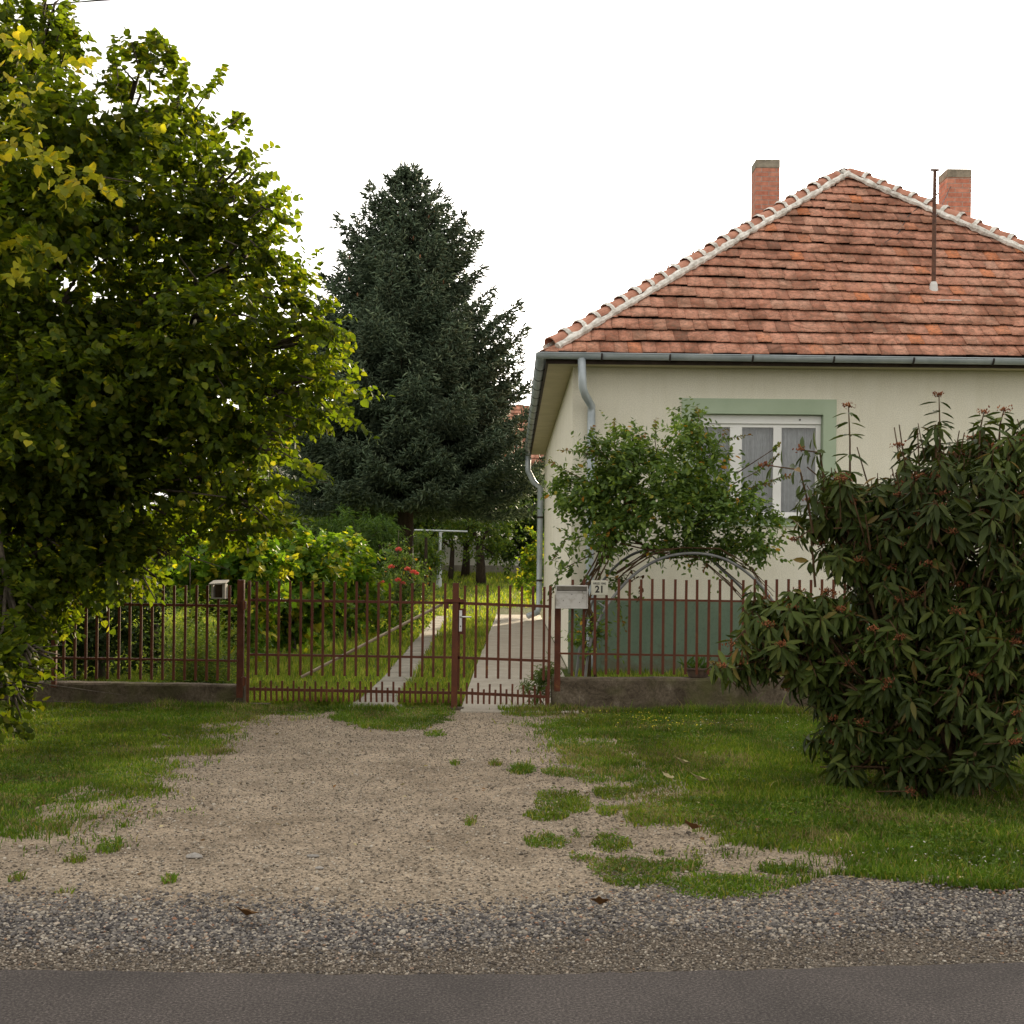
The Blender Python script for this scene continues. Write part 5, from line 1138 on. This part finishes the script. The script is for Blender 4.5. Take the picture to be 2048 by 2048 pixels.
# rear trees
RT = 'small orchard trees at the end of the garden'
def rtree(label, trunkpx, Y, blobs, n_, tr, mat='fruit', leaf=.13, kind='fruit_tree'):
    b_ = onG(trunkpx, 1150, Y); return shrub(kind, label, 'tree', [bl(*q) for q in blobs], n_, T_oval, leaf, mat, base=b_, trunk=tr, group=RT, bark_='barkd', Lr=(.2, .5), part='crown')
rtree('leaning dark trunk orchard tree directly right of the white clothesline pole', 962, 52, [(980, 1060, 52, 70, 50, 1.6), (930, 1040, 52, 60, 40, 1.5), (1010, 1010, 53, 55, 40, 1.5), (960, 1090, 52, 60, 25, 1.2)], 700, (.17, 1.5))
rtree('small orchard tree between the spruce trunk and the white pole', 900, 54, [(880, 1040, 54, 60, 45, 1.5), (850, 1070, 54, 40, 40, 1.2), (900, 1000, 54, 70, 40, 1.5)], 520, (.10, 1.3))
rtree('young small leaved orchard tree seen just right of the spruce trunk', 858, 49, [(845, 1100, 49, 30, 35, .7), (860, 1120, 49, 22, 25, .6)], 260, (.05, 1.2))
RB = 'dense trees closing the garden at the back'
def far(label, px, py, Y, rx, rz, n_, mat='dark'):
    shrub('garden_tree', label, 'tree', [bl(px, py, Y, rx, rz, 1.8), bl(px-rx*.5, py+rz*.4, Y-.6, rx*.6, rz*.6, 1.4), bl(px+rx*.5, py+rz*.3, Y-.3, rx*.6, rz*.6, 1.4), bl(px, py-rz*.5, Y, rx*.6, rz*.6, 1.2)], n_, T_oval, .19, mat, base=onG(px, 1150, Y), trunk=(.16, 1.2), group=RB, bark_='barkd', Lr=(.3, .7), m=9, shell=.3, part='crown')
far('dark dense tree beside the far corner of the house', 1050, 1040, 56, 60, 90, 1000)
far('dark green tree filling the gap behind the clothesline pole', 930, 985, 57, 110, 70, 1300)
far('green tree behind the spruce trunk', 800, 1010, 57, 100, 80, 1300, 'fruit')
far('dark tree behind the peach tree', 660, 1020, 55, 110, 95, 1400)
far('green tree behind the bright grapevines', 520, 1060, 52, 110, 90, 1300, 'fruit')
far('dark tree behind the left letterbox', 380, 1080, 50, 110, 95, 1300)
far('green tree behind the widest dark shrub', 210, 1090, 48, 120, 100, 1400, 'fruit')
far('tree at the photo edge behind the leftmost shrub', 30, 1090, 47, 130, 100, 1400, 'fruit')
far('second row tree rising left of the spruce behind the big leafy tree', 540, 820, 60, 50, 90, 700, 'dark')

# clothesline poles
cl = thing('clothesline_pole', 'white T shaped clothesline pole standing in the yard', 'pole', onG(878, 1182, 49.5))
m_ = MB(); m_.tube([P(877, 1184, 49.5), P(879, 1140, 49.5)], [.11, .08], 8); m_.tube([P(879, 1140, 49.5), P(881, 1064, 49.5)], .05, 8); m_.build('pole', M['whitepole'], cl)
m_ = MB(); m_.tube([P(829, 1060, 49.5), P(935, 1063, 49.5)], .028, 8); m_.build('cross_arm', M['whitepole'], cl)
m_ = MB(); c_ = onG(851, 1200, 45); m_.tube([c_, (c_[0], 45, Zat(851, 1075, 45))], .05, 7); o = m_.build('wooden_pole', M['barkd']); tag(o, 'thin dark upright pole just left of the white clothesline pole', 'pole')

# rear garden wall and neighbour house
rw = thing('garden_wall', 'long pale plastered wall closing the end of the garden', 'wall', (-2, 60, .9))
m_ = MB(); m_.box(-30, 6, 60, 60.25, .3, 2.35); m_.build('wall', M['rearwall'], rw); m_ = MB(); m_.box(-30, 6, 59.95, 59.998, .3, 1.25); m_.build('base_course', M['track'], rw)
nh = thing('neighbour_house', 'distant house with red tiled roof seen behind the spruce', 'house', (-4, 74, 1.2))
m_ = MB(); m_.box(-13, 3, 70, 80, 1.0, 6.2); m_.build('wall', M['wall'], nh)
nr = MB(); rx0, rx1 = -14, 4; zr = Zat(1040, 812, 75)
nr.add([(rx0, 69.5, 6.1), (rx1, 69.5, 6.1), (rx1, 80.5, 6.1), (rx0, 80.5, 6.1), (rx0, 75, zr), (rx1, 75, zr)], [(0, 1, 5, 4), (2, 3, 4, 5), (0, 4, 3), (1, 2, 5), (0, 3, 2, 1)])
nro = nr.build('roof', M['fascia'], nh)
_roof = roof; roof = nro
o = tiles((rx0, 69.5, 6.13), (rx1, 69.5, 6.13), (rx0, 75, zr+.03), (rx1, 75, zr+.03), 'roof_tiles', .4, .26, 0)
roof = _roof
for x in (-9, -3.5):
    m_ = MB(); m_.box(x, x+1.3, 69.93, 69.99, 2.6, 4.2); wo_ = m_.build('window', M['pvc'], nh); m_ = MB(); m_.box(x+.08, x+1.22, 69.90, 69.925, 2.68, 4.12); child(m_, 'pane', M['darkm'], wo_)

# overhead cables
for i, ((x0, y0), (x1, y1)) in enumerate((((-10, 16), (260, -3)), ((-10, 22), (120, 8)))):
    m_ = MB(); a, b = P(x0, y0, 30), P(x1, y1, 30); d = b-a; pts = [a-d*4+Vector((0, 0, .0)), a-d, a, b, b+d, b+d*4, b+d*9]; m_.tube(pts, .012, 5)
    o = m_.build('overhead_cable', M['cable']); tag(o, ('upper' if i == 0 else 'lower')+' thin black overhead cable crossing the sky at top left', 'cable', 'overhead cables in the top left sky')

# fallen leaves and loose stones
fl_ = [(1377, 1555, .11, 'linden', 'large crumpled withered leaf', 'pale crumpled fallen leaf in grass at driveway edge, nearest the white one'),
       (1412, 1592, .12, 'pale', '', 'largest pale yellow fallen leaf lying flat on the right grass'),
       (1344, 1588, .08, 'pale', '', 'small pale curled fallen leaf left of the largest pale leaf'),
       (1395, 1672, .12, 'brown', '', 'brown curled fallen leaf lying at the ragged grass edge'),
       (1201, 1826, .10, 'brown', '', 'upright brown fallen leaf resting on the roadside gravel'),
       (507, 1849, .10, 'brown', '', 'flat rusty brown fallen leaf on the roadside gravel left of centre')]
for px, py, s, kind, _, lab in fl_:
    g = G(px, py); n = 1
    T = fan_template([(-.05, .3), (.2, .5), (.3, .3), (.6, .42), (.75, .16)], .4, -.35); V = T[0]*s; a = random.random()*6.28
    V = np.stack([V[:, 0]*math.cos(a)-V[:, 1]*math.sin(a), V[:, 0]*math.sin(a)+V[:, 1]*math.cos(a), V[:, 2]*1.5+.035], 1)
    m_ = MB(); m_.add(V, T[1]); o = m_.build('fallen_leaf', LM['rosedead'] if kind == 'brown' else LM['palel'] if 'palel' in LM else LM['grassy']); o.location = (g[0], g[1], .012 if py > 1640 else .07)
    sm = o.modifiers.new('s', 'SOLIDIFY'); sm.thickness = .0015
    tag(o, lab, 'leaf', 'fallen leaves on the verge')
for px, py, s, lab in ((388, 1718, .055, 'largest flat whitish stone embedded in the left driveway'), (626, 1717, .035, 'small blue grey stone in the middle of the driveway'), (638, 1741, .028, 'rounded cream pebble in the driveway just nearer the road')):
    g = G(px, py); m_ = MB(); m_.add(ico_v*np.array([s, s*.7, s*.3])*(1+rng.normal(size=(12, 1))*.15)+np.array([g[0], g[1], .014]), ico_f); o = m_.build('stone', LM['redgrit'], bevel=.004); tag(o, lab, 'stone', 'larger stones in the driveway')
print('done')
